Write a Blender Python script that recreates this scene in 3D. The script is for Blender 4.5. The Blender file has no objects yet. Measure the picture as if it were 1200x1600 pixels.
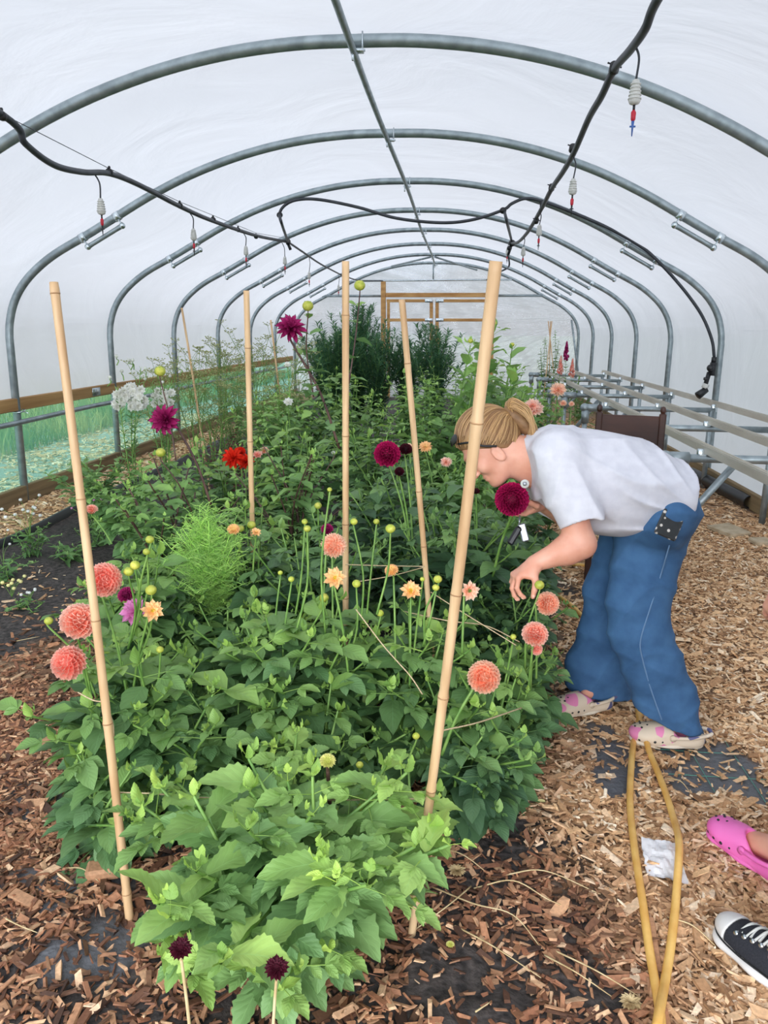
import bpy, math, random
import numpy as np
from mathutils import Vector, Matrix

# ------------------------------------------------------------------ camera, world, exposure
SC = bpy.context.scene
COL = SC.collection
PITCH, YAW, ROLL, CAMZ, FPX = 0.2332, -0.0929, 0.0112, 1.4, 1200.0
_f = np.array([math.sin(YAW)*math.cos(PITCH), math.cos(YAW)*math.cos(PITCH), -math.sin(PITCH)])
_r = np.array([math.cos(YAW), -math.sin(YAW), 0.0]); _u = np.cross(_r, _f)
_c, _s = math.cos(ROLL), math.sin(ROLL)
_r, _u = _c*_r+_s*_u, -_s*_r+_c*_u
CAMLOC = np.array([0, 0, CAMZ])
cam_d = bpy.data.cameras.new('camera'); cam = bpy.data.objects.new('camera', cam_d); COL.objects.link(cam)
cam.matrix_world = Matrix(((_r[0], _u[0], -_f[0], 0), (_r[1], _u[1], -_f[1], 0), (_r[2], _u[2], -_f[2], CAMZ), (0, 0, 0, 1)))
cam_d.sensor_fit = 'VERTICAL'; cam_d.sensor_height = 32.0; cam_d.lens = 32.0*FPX/1600.0
cam_d.clip_end = 500; cam_d.clip_start = 0.02
SC.camera = cam
SC.view_settings.view_transform = 'Standard'; SC.view_settings.look = 'None'
SC.view_settings.gamma = 1; SC.view_settings.use_curve_mapping = False
SC.view_settings.exposure = -0.74
SC.cycles.use_denoising = True
SC.cycles.max_bounces = 10; SC.cycles.diffuse_bounces = 5; SC.cycles.transparent_max_bounces = 16
SC.cycles.transmission_bounces = 6; SC.cycles.glossy_bounces = 3
SC.cycles.caustics_reflective = False; SC.cycles.caustics_refractive = False
SC.cycles.sample_clamp_indirect = 4

W = bpy.data.worlds.new('overcast_sky'); SC.world = W; W.use_nodes = True
def world():
    nt = W.node_tree; nt.nodes.clear(); n = nt.nodes.new; L = nt.links.new
    tc = n('ShaderNodeTexCoord'); sep = n('ShaderNodeSeparateXYZ'); L(tc.outputs['Generated'], sep.inputs[0])
    grad = n('ShaderNodeValToRGB'); L(sep.outputs[2], grad.inputs[0])
    e = grad.color_ramp.elements
    e[0].position = 0.0; e[0].color = (0.88, 0.93, 1.0, 1); e[1].position = 0.8; e[1].color = (0.70, 0.76, 0.86, 1)
    m = grad.color_ramp.elements.new(0.08); m.color = (1.30, 1.42, 1.58, 1)
    m = grad.color_ramp.elements.new(0.28); m.color = (0.92, 1.0, 1.12, 1)
    ns = n('ShaderNodeTexNoise'); ns.inputs['Scale'].default_value = 3.2; ns.inputs['Detail'].default_value = 6
    mp = n('ShaderNodeMapping'); mp.inputs['Scale'].default_value = (1, 1, 2.6); L(tc.outputs['Generated'], mp.inputs[0]); L(mp.outputs[0], ns.inputs['Vector'])
    cr = n('ShaderNodeValToRGB'); L(ns.outputs[0], cr.inputs[0]); cr.color_ramp.elements[0].position = 0.42; cr.color_ramp.elements[1].position = 0.62
    mx = n('ShaderNodeMix'); mx.data_type = 'RGBA'; L(cr.outputs[0], mx.inputs[0]); L(grad.outputs[0], mx.inputs[6]); mx.inputs[7].default_value = (1.02, 1.01, 1.02, 1)
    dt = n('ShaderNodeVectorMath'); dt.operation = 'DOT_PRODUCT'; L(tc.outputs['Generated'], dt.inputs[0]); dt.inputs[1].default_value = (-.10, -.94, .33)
    gl = n('ShaderNodeMapRange'); gl.interpolation_type = 'SMOOTHSTEP'; L(dt.outputs['Value'], gl.inputs[0]); gl.inputs[1].default_value = .5; gl.inputs[2].default_value = .98; gl.inputs[3].default_value = 1.0; gl.inputs[4].default_value = 11.0  # bright sky patch added behind the camera, out of view, to light the tunnel
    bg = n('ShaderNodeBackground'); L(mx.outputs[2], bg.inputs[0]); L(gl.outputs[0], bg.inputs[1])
    o = n('ShaderNodeOutputWorld'); L(bg.outputs[0], o.inputs[0])
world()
_sd = bpy.data.lights.new('sun_behind_cloud', 'SUN'); _sd.energy = 0.12; _sd.angle = math.radians(35); _sd.color = (1, 0.97, 0.93)
sun = bpy.data.objects.new('sun_behind_cloud', _sd); COL.objects.link(sun); sun.rotation_euler = (math.radians(58), 0, math.radians(-12))

RX, TW, SP, Y0, RZ = -0.53, 2.98, 1.7862, 4.078, 2.747      # ridge X, half width, hoop spacing, first hoop, ridge height
YE = Y0+7*SP
rng = np.random.default_rng(7); random.seed(7)
PI = math.pi

def at(px, py, Y):
    v = _r*(px-600)/FPX - _u*(py-800)/FPX + _f
    return CAMLOC + v*(Y/v[1])
def gp(px, py, z=0.0):
    v = _r*(px-600)/FPX - _u*(py-800)/FPX + _f
    return CAMLOC + v*((z-CAMZ)/v[2])
def mpp(p):                       # metres covered by one photo pixel at point p
    return float(np.dot(np.asarray(p)-CAMLOC, _f))/FPX

# ------------------------------------------------------------------ object helpers
def tag(o, label=None, cat=None, group=None, kind=None):
    if label: o['label'] = label
    if cat: o['category'] = cat
    if group: o['group'] = group
    if kind: o['kind'] = kind
    return o
def empty(name, loc, label, cat, group=None):
    o = bpy.data.objects.new(name, None); COL.objects.link(o); o.location = Vector([float(a) for a in loc]); o.empty_display_size = 0.05
    return tag(o, label, cat, group)
class MB:
    """mesh collector in world coordinates; tint / age / luv are per-vertex attributes"""
    def __init__(s): s.v = []; s.f = []; s.t = []; s.a = []; s.l = []; s.n = 0; s.mi = []
    def add(s, V, F, tint=0.5, age=0.5, luv=None, mi=0):
        V = np.asarray(V, float).reshape(-1, 3); k = len(V)
        s.v.append(V)
        for q in (F if isinstance(F, list) and len(F) and isinstance(F[0], np.ndarray) else [np.asarray(F, int)]):
            if len(q): s.f.append(q+s.n); s.mi.append(np.full(len(q), mi))
        s.t.append(np.broadcast_to(np.asarray(tint, float), (k,)).copy()); s.a.append(np.broadcast_to(np.asarray(age, float), (k,)).copy())
        s.l.append(np.zeros((k, 3)) if luv is None else np.asarray(luv, float)); s.n += k
        return s
    def build(s, name, mat, parent=None, smooth=True, kind=None):
        V = np.concatenate(s.v) if s.v else np.zeros((0, 3))
        me = bpy.data.meshes.new(name)
        if parent is not None:
            off = np.array(parent['_o']) if '_o' in parent else np.array(parent.matrix_world.translation if False else world_loc(parent))
            V = V-off
        me.vertices.add(len(V)); me.vertices.foreach_set('co', V.astype(np.float32).ravel())
        loops = np.concatenate([f.ravel() for f in s.f]); tot = np.concatenate([np.full(len(f), f.shape[1]) for f in s.f])
        st = np.concatenate([[0], np.cumsum(tot)[:-1]])
        me.loops.add(len(loops)); me.loops.foreach_set('vertex_index', loops.astype(np.int32))
        me.polygons.add(len(tot)); me.polygons.foreach_set('loop_start', st.astype(np.int32)); me.polygons.foreach_set('loop_total', tot.astype(np.int32))
        me.polygons.foreach_set('use_smooth', np.full(len(tot), smooth))
        mats = mat if isinstance(mat, (list, tuple)) else [mat]
        for m in mats: me.materials.append(m)
        if len(mats) > 1: me.polygons.foreach_set('material_index', np.concatenate(s.mi).astype(np.int32))
        for nm, ar in (('tint', s.t), ('age', s.a)):
            A = me.attributes.new(nm, 'FLOAT', 'POINT'); A.data.foreach_set('value', np.concatenate(ar).astype(np.float32))
        l = np.concatenate(s.l)
        if np.any(l): me.attributes.new('luv', 'FLOAT_VECTOR', 'POINT').data.foreach_set('vector', l.astype(np.float32).ravel())
        me.update(calc_edges=True)
        o = bpy.data.objects.new(name, me); COL.objects.link(o)
        if parent is not None: o.parent = parent
        if kind: o['kind'] = kind
        return o
def world_loc(o):
    p = Vector((0, 0, 0))
    while o is not None: p = p+o.location; o = o.parent
    return p

def norm(v): v = np.asarray(v, float); return v/max(np.linalg.norm(v), 1e-9)
def spline(P, n=8):
    """Catmull-Rom through the points"""
    P = np.asarray(P, float)
    if len(P) < 3: t = np.linspace(0, 1, n+1)[:, None]; return P[0]*(1-t)+P[-1]*t
    Q = np.vstack([2*P[0]-P[1], P, 2*P[-1]-P[-2]]); out = []
    for i in range(1, len(Q)-2):
        t = np.linspace(0, 1, n, endpoint=False)[:, None]
        a, b, c, d = Q[i-1], Q[i], Q[i+1], Q[i+2]
        out.append(0.5*((2*b)+(-a+c)*t+(2*a-5*b+4*c-d)*t*t+(-a+3*b-3*c+d)*t**3))
    return np.vstack(out+[P[-1:]])
def frames(P):
    T = np.gradient(P, axis=0); T /= np.maximum(np.linalg.norm(T, axis=1, keepdims=True), 1e-9)
    u = np.cross(T[0], [0, 0, 1.0]);
    if np.linalg.norm(u) < 1e-3: u = np.array([1.0, 0, 0])
    U = [norm(u)]
    for i in range(1, len(P)):
        w = U[-1]-T[i]*np.dot(U[-1], T[i]); U.append(norm(w))
    U = np.array(U); return T, U, np.cross(T, U)
def tube(P, r, sides=8, cap=True):
    P = np.asarray(P, float); n = len(P); r = np.broadcast_to(np.asarray(r, float), (n,))
    T, U, B = frames(P); a = np.arange(sides)/sides*2*PI
    V = P[:, None]+r[:, None, None]*(np.cos(a)[None, :, None]*U[:, None]+np.sin(a)[None, :, None]*B[:, None])
    i = np.arange(n-1)[:, None]*sides; j = np.arange(sides)[None]; j2 = (j+1) % sides
    F = np.stack([i+j, i+j2, i+sides+j2, i+sides+j], -1).reshape(-1, 4)
    V = V.reshape(-1, 3)
    if not cap: return V, F
    V = np.vstack([V, P[0], P[-1]]); k = np.arange(sides)
    C1 = np.stack([(k+1) % sides, k, np.full(sides, n*sides)], -1); C2 = np.stack([(n-1)*sides+k, (n-1)*sides+(k+1) % sides, np.full(sides, n*sides+1)], -1)
    return V, [F, np.vstack([C1, C2])]
def box(c, s, R=None, bev=0.0):
    """box with chamfered edges; s = full sizes"""
    c = np.asarray(c, float); h = np.asarray(s, float)/2; b = min(bev, h.min()*0.9)
    if b <= 0:
        V = np.array([[x, y, z] for x in (-1, 1) for y in (-1, 1) for z in (-1, 1)])*h
        F = np.array([[0, 1, 3, 2], [4, 6, 7, 5], [0, 4, 5, 1], [2, 3, 7, 6], [0, 2, 6, 4], [1, 5, 7, 3]])
        F = [F]
    else:
        V = []; idx = {}
        for sx in (-1, 1):
            for sy in (-1, 1):
                for sz in (-1, 1):
                    for ax in range(3):
                        p = np.array([sx, sy, sz])*(h-b); p[ax] = (sx, sy, sz)[ax]*h[ax]
                        idx[(sx, sy, sz, ax)] = len(V); V.append(p)
        V = np.array(V); q = []; t = []
        for ax in range(3):
            o = [(ax+1) % 3, (ax+2) % 3]
            for s1 in (-1, 1):
                cs = [(-1, -1), (1, -1), (1, 1), (-1, 1)]
                l = []
                for a_, b_ in cs:
                    k = [0, 0, 0]; k[ax] = s1; k[o[0]] = a_; k[o[1]] = b_; l.append(idx[(*k, ax)])
                q.append(l if s1 > 0 else l[::-1])
        for ax in range(3):
            o1, o2 = (ax+1) % 3, (ax+2) % 3
            for a_ in (-1, 1):
                for b_ in (-1, 1):
                    k1 = [0, 0, 0]; k1[ax] = -1; k1[o1] = a_; k1[o2] = b_; k2 = list(k1); k2[ax] = 1
                    l = [idx[(*k1, o1)], idx[(*k2, o1)], idx[(*k2, o2)], idx[(*k1, o2)]]
                    q.append(l if a_*b_ < 0 else l[::-1])
        for sx in (-1, 1):
            for sy in (-1, 1):
                for sz in (-1, 1):
                    l = [idx[(sx, sy, sz, a)] for a in range(3)]
                    t.append(l if sx*sy*sz > 0 else l[::-1])
        F = [np.array(q), np.array(t)]
    if R is not None: V = V@np.asarray(R, float).T
    return V+c, F
def basis(y, up=(0, 0, 1)):
    """columns x, y, z with y along the given direction and z as near to up as possible"""
    y = norm(y); x = np.cross(y, up)
    if np.linalg.norm(x) < 1e-4: x = np.cross(y, [1, 0, 0])
    x = norm(x); z = np.cross(x, y); return np.stack([x, y, z], 1)
def rot(ax, a):
    return np.array(Matrix.Rotation(a, 3, Vector([float(q) for q in ax])))
def sphere(c, r, nu=10, nv=7, R=None):
    r = np.broadcast_to(np.asarray(r, float), (3,)); th = np.linspace(0, PI, nv+1)[1:-1]; ph = np.arange(nu)/nu*2*PI
    V = np.stack([np.sin(th)[:, None]*np.cos(ph), np.sin(th)[:, None]*np.sin(ph), np.cos(th)[:, None]*np.ones(nu)], -1).reshape(-1, 3)
    V = np.vstack([V, [0, 0, 1], [0, 0, -1]])*r; m = len(th)
    i = np.arange(m-1)[:, None]*nu; j = np.arange(nu)[None]; j2 = (j+1) % nu
    F = np.stack([i+j, i+nu+j, i+nu+j2, i+j2], -1).reshape(-1, 4); k = np.arange(nu)
    t = np.vstack([np.stack([k, (k+1) % nu, np.full(nu, m*nu)], -1), np.stack([(m-1)*nu+(k+1) % nu, (m-1)*nu+k, np.full(nu, m*nu+1)], -1)])
    if R is not None: V = V@R.T
    return V+np.asarray(c, float), [F, t]
def inst(tmpl, Rm, T, tint, age):
    """tmpl = (V,F,age,luv) copied by matrices Rm (n,3,3) and offsets T (n,3)"""
    V, F, A, Lu = tmpl; n = len(T); k = len(V)
    VV = np.einsum('nij,kj->nki', Rm, V)+T[:, None]
    FF = (F[None]+(np.arange(n)*k)[:, None, None]).reshape(-1, F.shape[1])
    return VV.reshape(-1, 3), FF, np.repeat(tint, k), (np.asarray(age)[:, None]*1.0+A[None]).ravel(), np.tile(Lu, (n, 1))

# ------------------------------------------------------------------ materials
def mk(name):
    m = bpy.data.materials.new(name); m.use_nodes = True; nt = m.node_tree; nt.nodes.clear()
    o = nt.nodes.new('ShaderNodeOutputMaterial'); return m, nt, nt.nodes.new, nt.links.new, o
def rgba(c): return (c[0], c[1], c[2], 1)
def srgb(r, g, b):
    f = lambda x: (x/255/12.92) if x/255 <= .04045 else ((x/255+.055)/1.055)**2.4
    return (f(r), f(g), f(b))
def mat(name, c1, c2=None, scale=8, rough=.5, metal=0, spec=.5, bump=0, bscale=None, stretch=(1, 1, 1), detail=4, tint=0.0, attr=None, lo=.35, hi=.65, sheen=0, trans=0, sss=0, coords='Object'):
    m, nt, n, L, o = mk(name); b = n('ShaderNodeBsdfPrincipled')
    tc = n('ShaderNodeTexCoord'); mp = n('ShaderNodeMapping'); mp.inputs['Scale'].default_value = stretch; L(tc.outputs[coords], mp.inputs[0])
    col = None
    if c2 is not None:
        ns = n('ShaderNodeTexNoise'); ns.inputs['Scale'].default_value = scale; ns.inputs['Detail'].default_value = detail; L(mp.outputs[0], ns.inputs['Vector'])
        cr = n('ShaderNodeValToRGB'); cr.color_ramp.elements[0].position = lo; cr.color_ramp.elements[1].position = hi
        cr.color_ramp.elements[0].color = rgba(c1); cr.color_ramp.elements[1].color = rgba(c2)
        L(ns.outputs[0], cr.inputs[0]); col = cr.outputs[0]
        if attr:
            at_ = n('ShaderNodeAttribute'); at_.attribute_name = attr
            ad = n('ShaderNodeMath'); ad.operation = 'ADD'; mu = n('ShaderNodeMath'); mu.operation = 'MULTIPLY_ADD'; L(ns.outputs[0], mu.inputs[0]); mu.inputs[1].default_value = .5; mu.inputs[2].default_value = -.25
            L(at_.outputs['Fac'], ad.inputs[0]); L(mu.outputs[0], ad.inputs[1]); L(ad.outputs[0], cr.inputs[0])
    if tint:
        at2 = n('ShaderNodeAttribute'); at2.attribute_name = 'tint'
        hs = n('ShaderNodeHueSaturation'); mr = n('ShaderNodeMapRange'); mr.inputs[3].default_value = 1-tint; mr.inputs[4].default_value = 1+tint
        L(at2.outputs['Fac'], mr.inputs[0]); L(mr.outputs[0], hs.inputs['Value'])
        if col: L(col, hs.inputs['Color'])
        else: hs.inputs['Color'].default_value = rgba(c1)
        col = hs.outputs[0]
    if col: L(col, b.inputs['Base Color'])
    else: b.inputs['Base Color'].default_value = rgba(c1)
    b.inputs['Roughness'].default_value = rough; b.inputs['Metallic'].default_value = metal; b.inputs['Specular IOR Level'].default_value = spec
    if sheen: b.inputs['Sheen Weight'].default_value = sheen
    if sss: b.inputs['Subsurface Weight'].default_value = sss; b.inputs['Subsurface Radius'].default_value = (.012, .005, .003); b.inputs['Subsurface Scale'].default_value = 1
    if bump:
        nb = n('ShaderNodeTexNoise'); nb.inputs['Scale'].default_value = bscale or scale*2; nb.inputs['Detail'].default_value = 5; L(mp.outputs[0], nb.inputs['Vector'])
        bp = n('ShaderNodeBump'); bp.inputs['Strength'].default_value = bump; bp.inputs['Distance'].default_value = .01; L(nb.outputs[0], bp.inputs['Height']); L(bp.outputs[0], b.inputs['Normal'])
    if trans:
        tr = n('ShaderNodeBsdfTranslucent'); ms = n('ShaderNodeMixShader'); ms.inputs[0].default_value = trans
        if col: L(col, tr.inputs[0])
        else: tr.inputs[0].default_value = rgba(c1)
        L(b.outputs[0], ms.inputs[1]); L(tr.outputs[0], ms.inputs[2]); L(ms.outputs[0], o.inputs[0])
    else: L(b.outputs[0], o.inputs[0])
    return m
def leafmat(name, young, mature, rough=.5, trans=.22, veins=7, vein_col=None, spec=.35):
    m, nt, n, L, o = mk(name); b = n('ShaderNodeBsdfPrincipled')
    def mth(op, a, c=None, d=None):
        x = n('ShaderNodeMath'); x.operation = op
        for i, q in enumerate((a, c, d)):
            if q is None: continue
            if isinstance(q, (int, float)): x.inputs[i].default_value = q
            else: L(q, x.inputs[i])
        return x.outputs[0]
    aa = n('ShaderNodeAttribute'); aa.attribute_name = 'age'; tt = n('ShaderNodeAttribute'); tt.attribute_name = 'tint'; ll = n('ShaderNodeAttribute'); ll.attribute_name = 'luv'
    sp = n('ShaderNodeSeparateXYZ'); L(ll.outputs['Vector'], sp.inputs[0])
    mx = n('ShaderNodeMix'); mx.data_type = 'RGBA'; mx.clamp_factor = True; L(aa.outputs['Fac'], mx.inputs[0]); mx.inputs[6].default_value = rgba(young); mx.inputs[7].default_value = rgba(mature)
    hs = n('ShaderNodeHueSaturation'); L(mx.outputs[2], hs.inputs['Color'])
    mr = n('ShaderNodeMapRange'); mr.inputs[3].default_value = .72; mr.inputs[4].default_value = 1.3; L(tt.outputs['Fac'], mr.inputs[0]); L(mr.outputs[0], hs.inputs['Value'])
    mh = n('ShaderNodeMapRange'); mh.inputs[3].default_value = .515; mh.inputs[4].default_value = .485; L(tt.outputs['Fac'], mh.inputs[0]); L(mh.outputs[0], hs.inputs['Hue'])
    au = mth('ABSOLUTE', sp.outputs[0])
    mid = mth('LESS_THAN', au, .035)
    fr = mth('FRACT', mth('MULTIPLY', mth('SUBTRACT', sp.outputs[1], mth('MULTIPLY', au, .28)), veins))
    d = mth('ABSOLUTE', mth('SUBTRACT', fr, .5))
    side = mth('MULTIPLY', mth('LESS_THAN', d, .055), .5)
    vn = mth('MULTIPLY', mth('MAXIMUM', mid, side), sp.outputs[2])
    mv = n('ShaderNodeMix'); mv.data_type = 'RGBA'; L(mth('MULTIPLY', vn, .28), mv.inputs[0]); L(hs.outputs[0], mv.inputs[6]); mv.inputs[7].default_value = rgba(vein_col or tuple(min(1, a*1.8+.02) for a in mature))
    L(mv.outputs[2], b.inputs['Base Color']); b.inputs['Roughness'].default_value = rough; b.inputs['Specular IOR Level'].default_value = spec
    h = mth('SUBTRACT', mth('MULTIPLY', d, 1.2), mth('MULTIPLY', vn, .5))
    bp = n('ShaderNodeBump'); bp.inputs['Strength'].default_value = .3; bp.inputs['Distance'].default_value = .003; L(mth('MULTIPLY', h, sp.outputs[2]), bp.inputs['Height']); L(bp.outputs[0], b.inputs['Normal'])
    tr = n('ShaderNodeBsdfTranslucent'); hs2 = n('ShaderNodeHueSaturation'); hs2.inputs['Value'].default_value = 1.5; hs2.inputs['Hue'].default_value = .48; L(mv.outputs[2], hs2.inputs['Color']); L(hs2.outputs[0], tr.inputs[0])
    ms = n('ShaderNodeMixShader'); ms.inputs[0].default_value = trans; L(b.outputs[0], ms.inputs[1]); L(tr.outputs[0], ms.inputs[2]); L(ms.outputs[0], o.inputs[0])
    return m
def petalmat(name, base, tip, rough=.6, trans=.25, mid=None):
    m, nt, n, L, o = mk(name); b = n('ShaderNodeBsdfPrincipled')
    aa = n('ShaderNodeAttribute'); aa.attribute_name = 'age'; tt = n('ShaderNodeAttribute'); tt.attribute_name = 'tint'
    cr = n('ShaderNodeValToRGB'); L(aa.outputs['Fac'], cr.inputs[0]); cr.color_ramp.elements[0].color = rgba(base); cr.color_ramp.elements[1].color = rgba(tip)
    if mid: e = cr.color_ramp.elements.new(.5); e.color = rgba(mid)
    hs = n('ShaderNodeHueSaturation'); L(cr.outputs[0], hs.inputs['Color']); mr = n('ShaderNodeMapRange'); mr.inputs[3].default_value = .85; mr.inputs[4].default_value = 1.12; L(tt.outputs['Fac'], mr.inputs[0]); L(mr.outputs[0], hs.inputs['Value'])
    L(hs.outputs[0], b.inputs['Base Color']); b.inputs['Roughness'].default_value = rough; b.inputs['Specular IOR Level'].default_value = .2
    tr = n('ShaderNodeBsdfTranslucent'); L(hs.outputs[0], tr.inputs[0]); ms = n('ShaderNodeMixShader'); ms.inputs[0].default_value = trans
    L(b.outputs[0], ms.inputs[1]); L(tr.outputs[0], ms.inputs[2]); L(ms.outputs[0], o.inputs[0]); return m
def filmmat(name, clear, streak=False, col=(.66, .675, .71)):
    """polythene: part hazy translucent, part clear, with a soft gloss"""
    m, nt, n, L, o = mk(name)
    tc = n('ShaderNodeTexCoord')
    tl = n('ShaderNodeBsdfTranslucent'); tl.inputs[0].default_value = rgba(col)
    df = n('ShaderNodeBsdfDiffuse'); df.inputs[0].default_value = (.85, .87, .9, 1)
    gl = n('ShaderNodeBsdfGlossy'); gl.inputs['Roughness'].default_value = .22; gl.inputs[0].default_value = (.9, .95, 1, 1)
    tp = n('ShaderNodeBsdfTransparent'); tp.inputs[0].default_value = (.97, .98, 1, 1)
    a = n('ShaderNodeMixShader'); a.inputs[0].default_value = .18; L(tl.outputs[0], a.inputs[1]); L(df.outputs[0], a.inputs[2])
    b = n('ShaderNodeMixShader'); L(a.outputs[0], b.inputs[1]); L(tp.outputs[0], b.inputs[2])
    ns = n('ShaderNodeTexNoise'); ns.inputs['Scale'].default_value = 1.1; ns.inputs['Detail'].default_value = 5; ns.inputs['Distortion'].default_value = 1.5
    L(tc.outputs['Object'], ns.inputs['Vector'])
    mr = n('ShaderNodeMapRange'); mr.inputs[1].default_value = .35; mr.inputs[2].default_value = .65; mr.inputs[3].default_value = clear*.7; mr.inputs[4].default_value = clear*1.3; L(ns.outputs[0], mr.inputs[0])
    fac = mr.outputs[0]
    hgt = ns.outputs[0]
    if streak:       # creases that fan out from the door head, as pulled sheet does
        sp = n('ShaderNodeSeparateXYZ'); L(tc.outputs['Object'], sp.inputs[0])
        def mth(op, p, q=None):
            x = n('ShaderNodeMath'); x.operation = op
            for i, v in enumerate((p, q)):
                if v is None: continue
                if isinstance(v, (int, float)): x.inputs[i].default_value = v
                else: L(v, x.inputs[i])
            return x.outputs[0]
        dx = mth('SUBTRACT', 2.7, sp.outputs[0]); dz = mth('SUBTRACT', sp.outputs[2], 1.7)
        ang = mth('ARCTAN2', dz, dx); rad = mth('SQRT', mth('ADD', mth('MULTIPLY', dx, dx), mth('MULTIPLY', dz, dz)))
        cb = n('ShaderNodeCombineXYZ'); L(mth('MULTIPLY', ang, 14), cb.inputs[0]); L(mth('MULTIPLY', rad, .25), cb.inputs[1])
        n2 = n('ShaderNodeTexNoise'); n2.inputs['Scale'].default_value = 1.6; n2.inputs['Detail'].default_value = 3; L(cb.outputs[0], n2.inputs['Vector'])
        r2 = n('ShaderNodeMapRange'); r2.inputs[1].default_value = .44; r2.inputs[2].default_value = .66; r2.inputs[3].default_value = 1; r2.inputs[4].default_value = .45; L(n2.outputs[0], r2.inputs[0])
        fac = mth('MULTIPLY', fac, r2.outputs[0]); hgt = n2.outputs[0]
    L(fac, b.inputs[0])
    c = n('ShaderNodeMixShader'); c.inputs[0].default_value = .06; L(b.outputs[0], c.inputs[1]); L(gl.outputs[0], c.inputs[2])
    bp = n('ShaderNodeBump'); bp.inputs['Strength'].default_value = .35; bp.inputs['Distance'].default_value = .05; L(hgt, bp.inputs['Height'])
    for s_ in (gl, tl, df): L(bp.outputs[0], s_.inputs['Normal'])
    L(c.outputs[0], o.inputs[0]); return m

M = {}
M['film'] = filmmat('polythene', .10)
M['film_end'] = filmmat('clear_polythene', .74, streak=1, col=(.93, .95, .98))
M['steel'] = mat('galvanised_steel', srgb(138, 150, 154), srgb(166, 178, 182), scale=14, rough=.42, metal=.6, bump=.05, detail=6)
M['steel_bright'] = mat('bright_zinc', srgb(190, 200, 205), srgb(215, 225, 228), scale=30, rough=.25, metal=.9)
M['alu'] = mat('aluminium', srgb(206, 200, 186), srgb(224, 220, 208), scale=9, rough=.5, metal=.35, stretch=(1, .2, 1))
M['timber'] = mat('treated_timber', srgb(150, 112, 66), srgb(190, 152, 98), scale=6, rough=.75, bump=.3, stretch=(1, .12, 3), tint=.12)
M['timber_x'] = mat('planed_timber', srgb(172, 122, 66), srgb(205, 160, 100), scale=5, rough=.65, bump=.15, stretch=(.4, 1, 2))
M['timber_old'] = mat('weathered_timber', srgb(110, 92, 66), srgb(150, 128, 92), scale=6, rough=.85, bump=.4, stretch=(1, .12, 3))
M['bamboo'] = mat('bamboo', srgb(196, 156, 112), srgb(226, 192, 148), scale=10, rough=.5, bump=.1, stretch=(3, 3, .3), tint=.12)
M['node'] = mat('bamboo_node', srgb(150, 112, 76), srgb(176, 138, 98), scale=30, rough=.7)
M['hose'] = mat('black_hose', srgb(44, 48, 54), srgb(62, 66, 72), scale=12, rough=.45)
M['black'] = mat('black_plastic', srgb(26, 27, 30), rough=.4)
M['white_pl'] = mat('white_plastic', srgb(206, 206, 200), rough=.5)
M['red_pl'] = mat('red_plastic', srgb(196, 28, 50), rough=.35)
M['blue_pl'] = mat('blue_plastic', srgb(60, 100, 170), rough=.4)
M['yhose'] = mat('yellow_hose', srgb(222, 168, 84), srgb(240, 196, 112), scale=14, rough=.42, bump=.05)
M['twine'] = mat('twine', srgb(178, 156, 120), srgb(205, 186, 150), scale=200, rough=.9)
M['straw'] = mat('dry_stalk', srgb(184, 158, 112), srgb(214, 194, 150), scale=30, rough=.8)
M['soil'] = mat('dark_soil', srgb(26, 23, 22), srgb(58, 50, 45), scale=16, rough=.95, bump=.9, bscale=40, detail=8)
M['membrane'] = mat('weed_membrane', srgb(52, 54, 56), srgb(92, 90, 86), scale=5, rough=.6, bump=.1, bscale=300)
M['green_line'] = mat('green_thread', srgb(96, 170, 150), rough=.7)
M['paper'] = mat('crumpled_paper', srgb(225, 226, 230), srgb(240, 240, 242), scale=20, rough=.8)
M['darkwood'] = mat('dark_stained_wood', srgb(46, 26, 20), srgb(74, 44, 34), scale=9, rough=.4, bump=.08, stretch=(.3, 1, 1))
# ------------------------------------------------------------------ polytunnel shell
PROF = [(-2.98, 0), (-2.98, 1.30), (-2.965, 1.42), (-2.92, 1.56), (-2.84, 1.69), (-2.72, 1.81), (-2.55, 1.93), (-2.30, 2.06), (-2.05, 2.195),
        (-1.76, 2.35), (-1.42, 2.50), (-1.05, 2.62), (-.68, 2.70), (-.32, 2.74), (0, RZ)]
PROF = np.array(PROF+[(-x, z) for x, z in PROF[-2::-1]])
def prof_path(n=4, z0=0.0, inset=0.0):
    P = PROF.copy(); P[0, 1] = P[-1, 1] = z0
    core = spline(np.c_[P[1:-1, 0], np.zeros(len(P)-2), P[1:-1, 1]], n)
    pts = np.vstack([[P[0, 0], 0, z0], core, [P[-1, 0], 0, z0]])
    if inset:
        T = np.gradient(pts, axis=0); N = np.c_[T[:, 2], 0*T[:, 0], -T[:, 0]]; N /= np.linalg.norm(N, axis=1, keepdims=True)
        pts = pts+N*inset
    return pts
def film_strip(name, i0, i1, y0, y1, side):
    pass
fp = prof_path(5, 0.0, -.035)
def film_part(name, sel, ys):
    P = fp[sel]; ny = len(ys); k = len(P)
    V = np.zeros((ny, k, 3))
    for j, y in enumerate(ys):
        ph = ((y-Y0) % SP)/SP; sag = math.sin(ph*PI)*.02
        V[j, :, 0] = RX+P[:, 0]*(1-sag/3); V[j, :, 2] = P[:, 2]-sag*(P[:, 2] > 1.5)*.8; V[j, :, 1] = y
    V[:, :, 0] += rng.normal(0, .0015, V.shape[:2]); 
    i = np.arange(ny-1)[:, None]*k; j = np.arange(k-1)[None]
    F = np.stack([i+j, i+j+1, i+k+j+1, i+k+j], -1).reshape(-1, 4)
    o = MB().add(V.reshape(-1, 3), F).build(name, M['film']); o['kind'] = 'structure'; return o
ys = np.linspace(Y0-3*SP, YE, 81)
zz = fp[:, 2]
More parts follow.
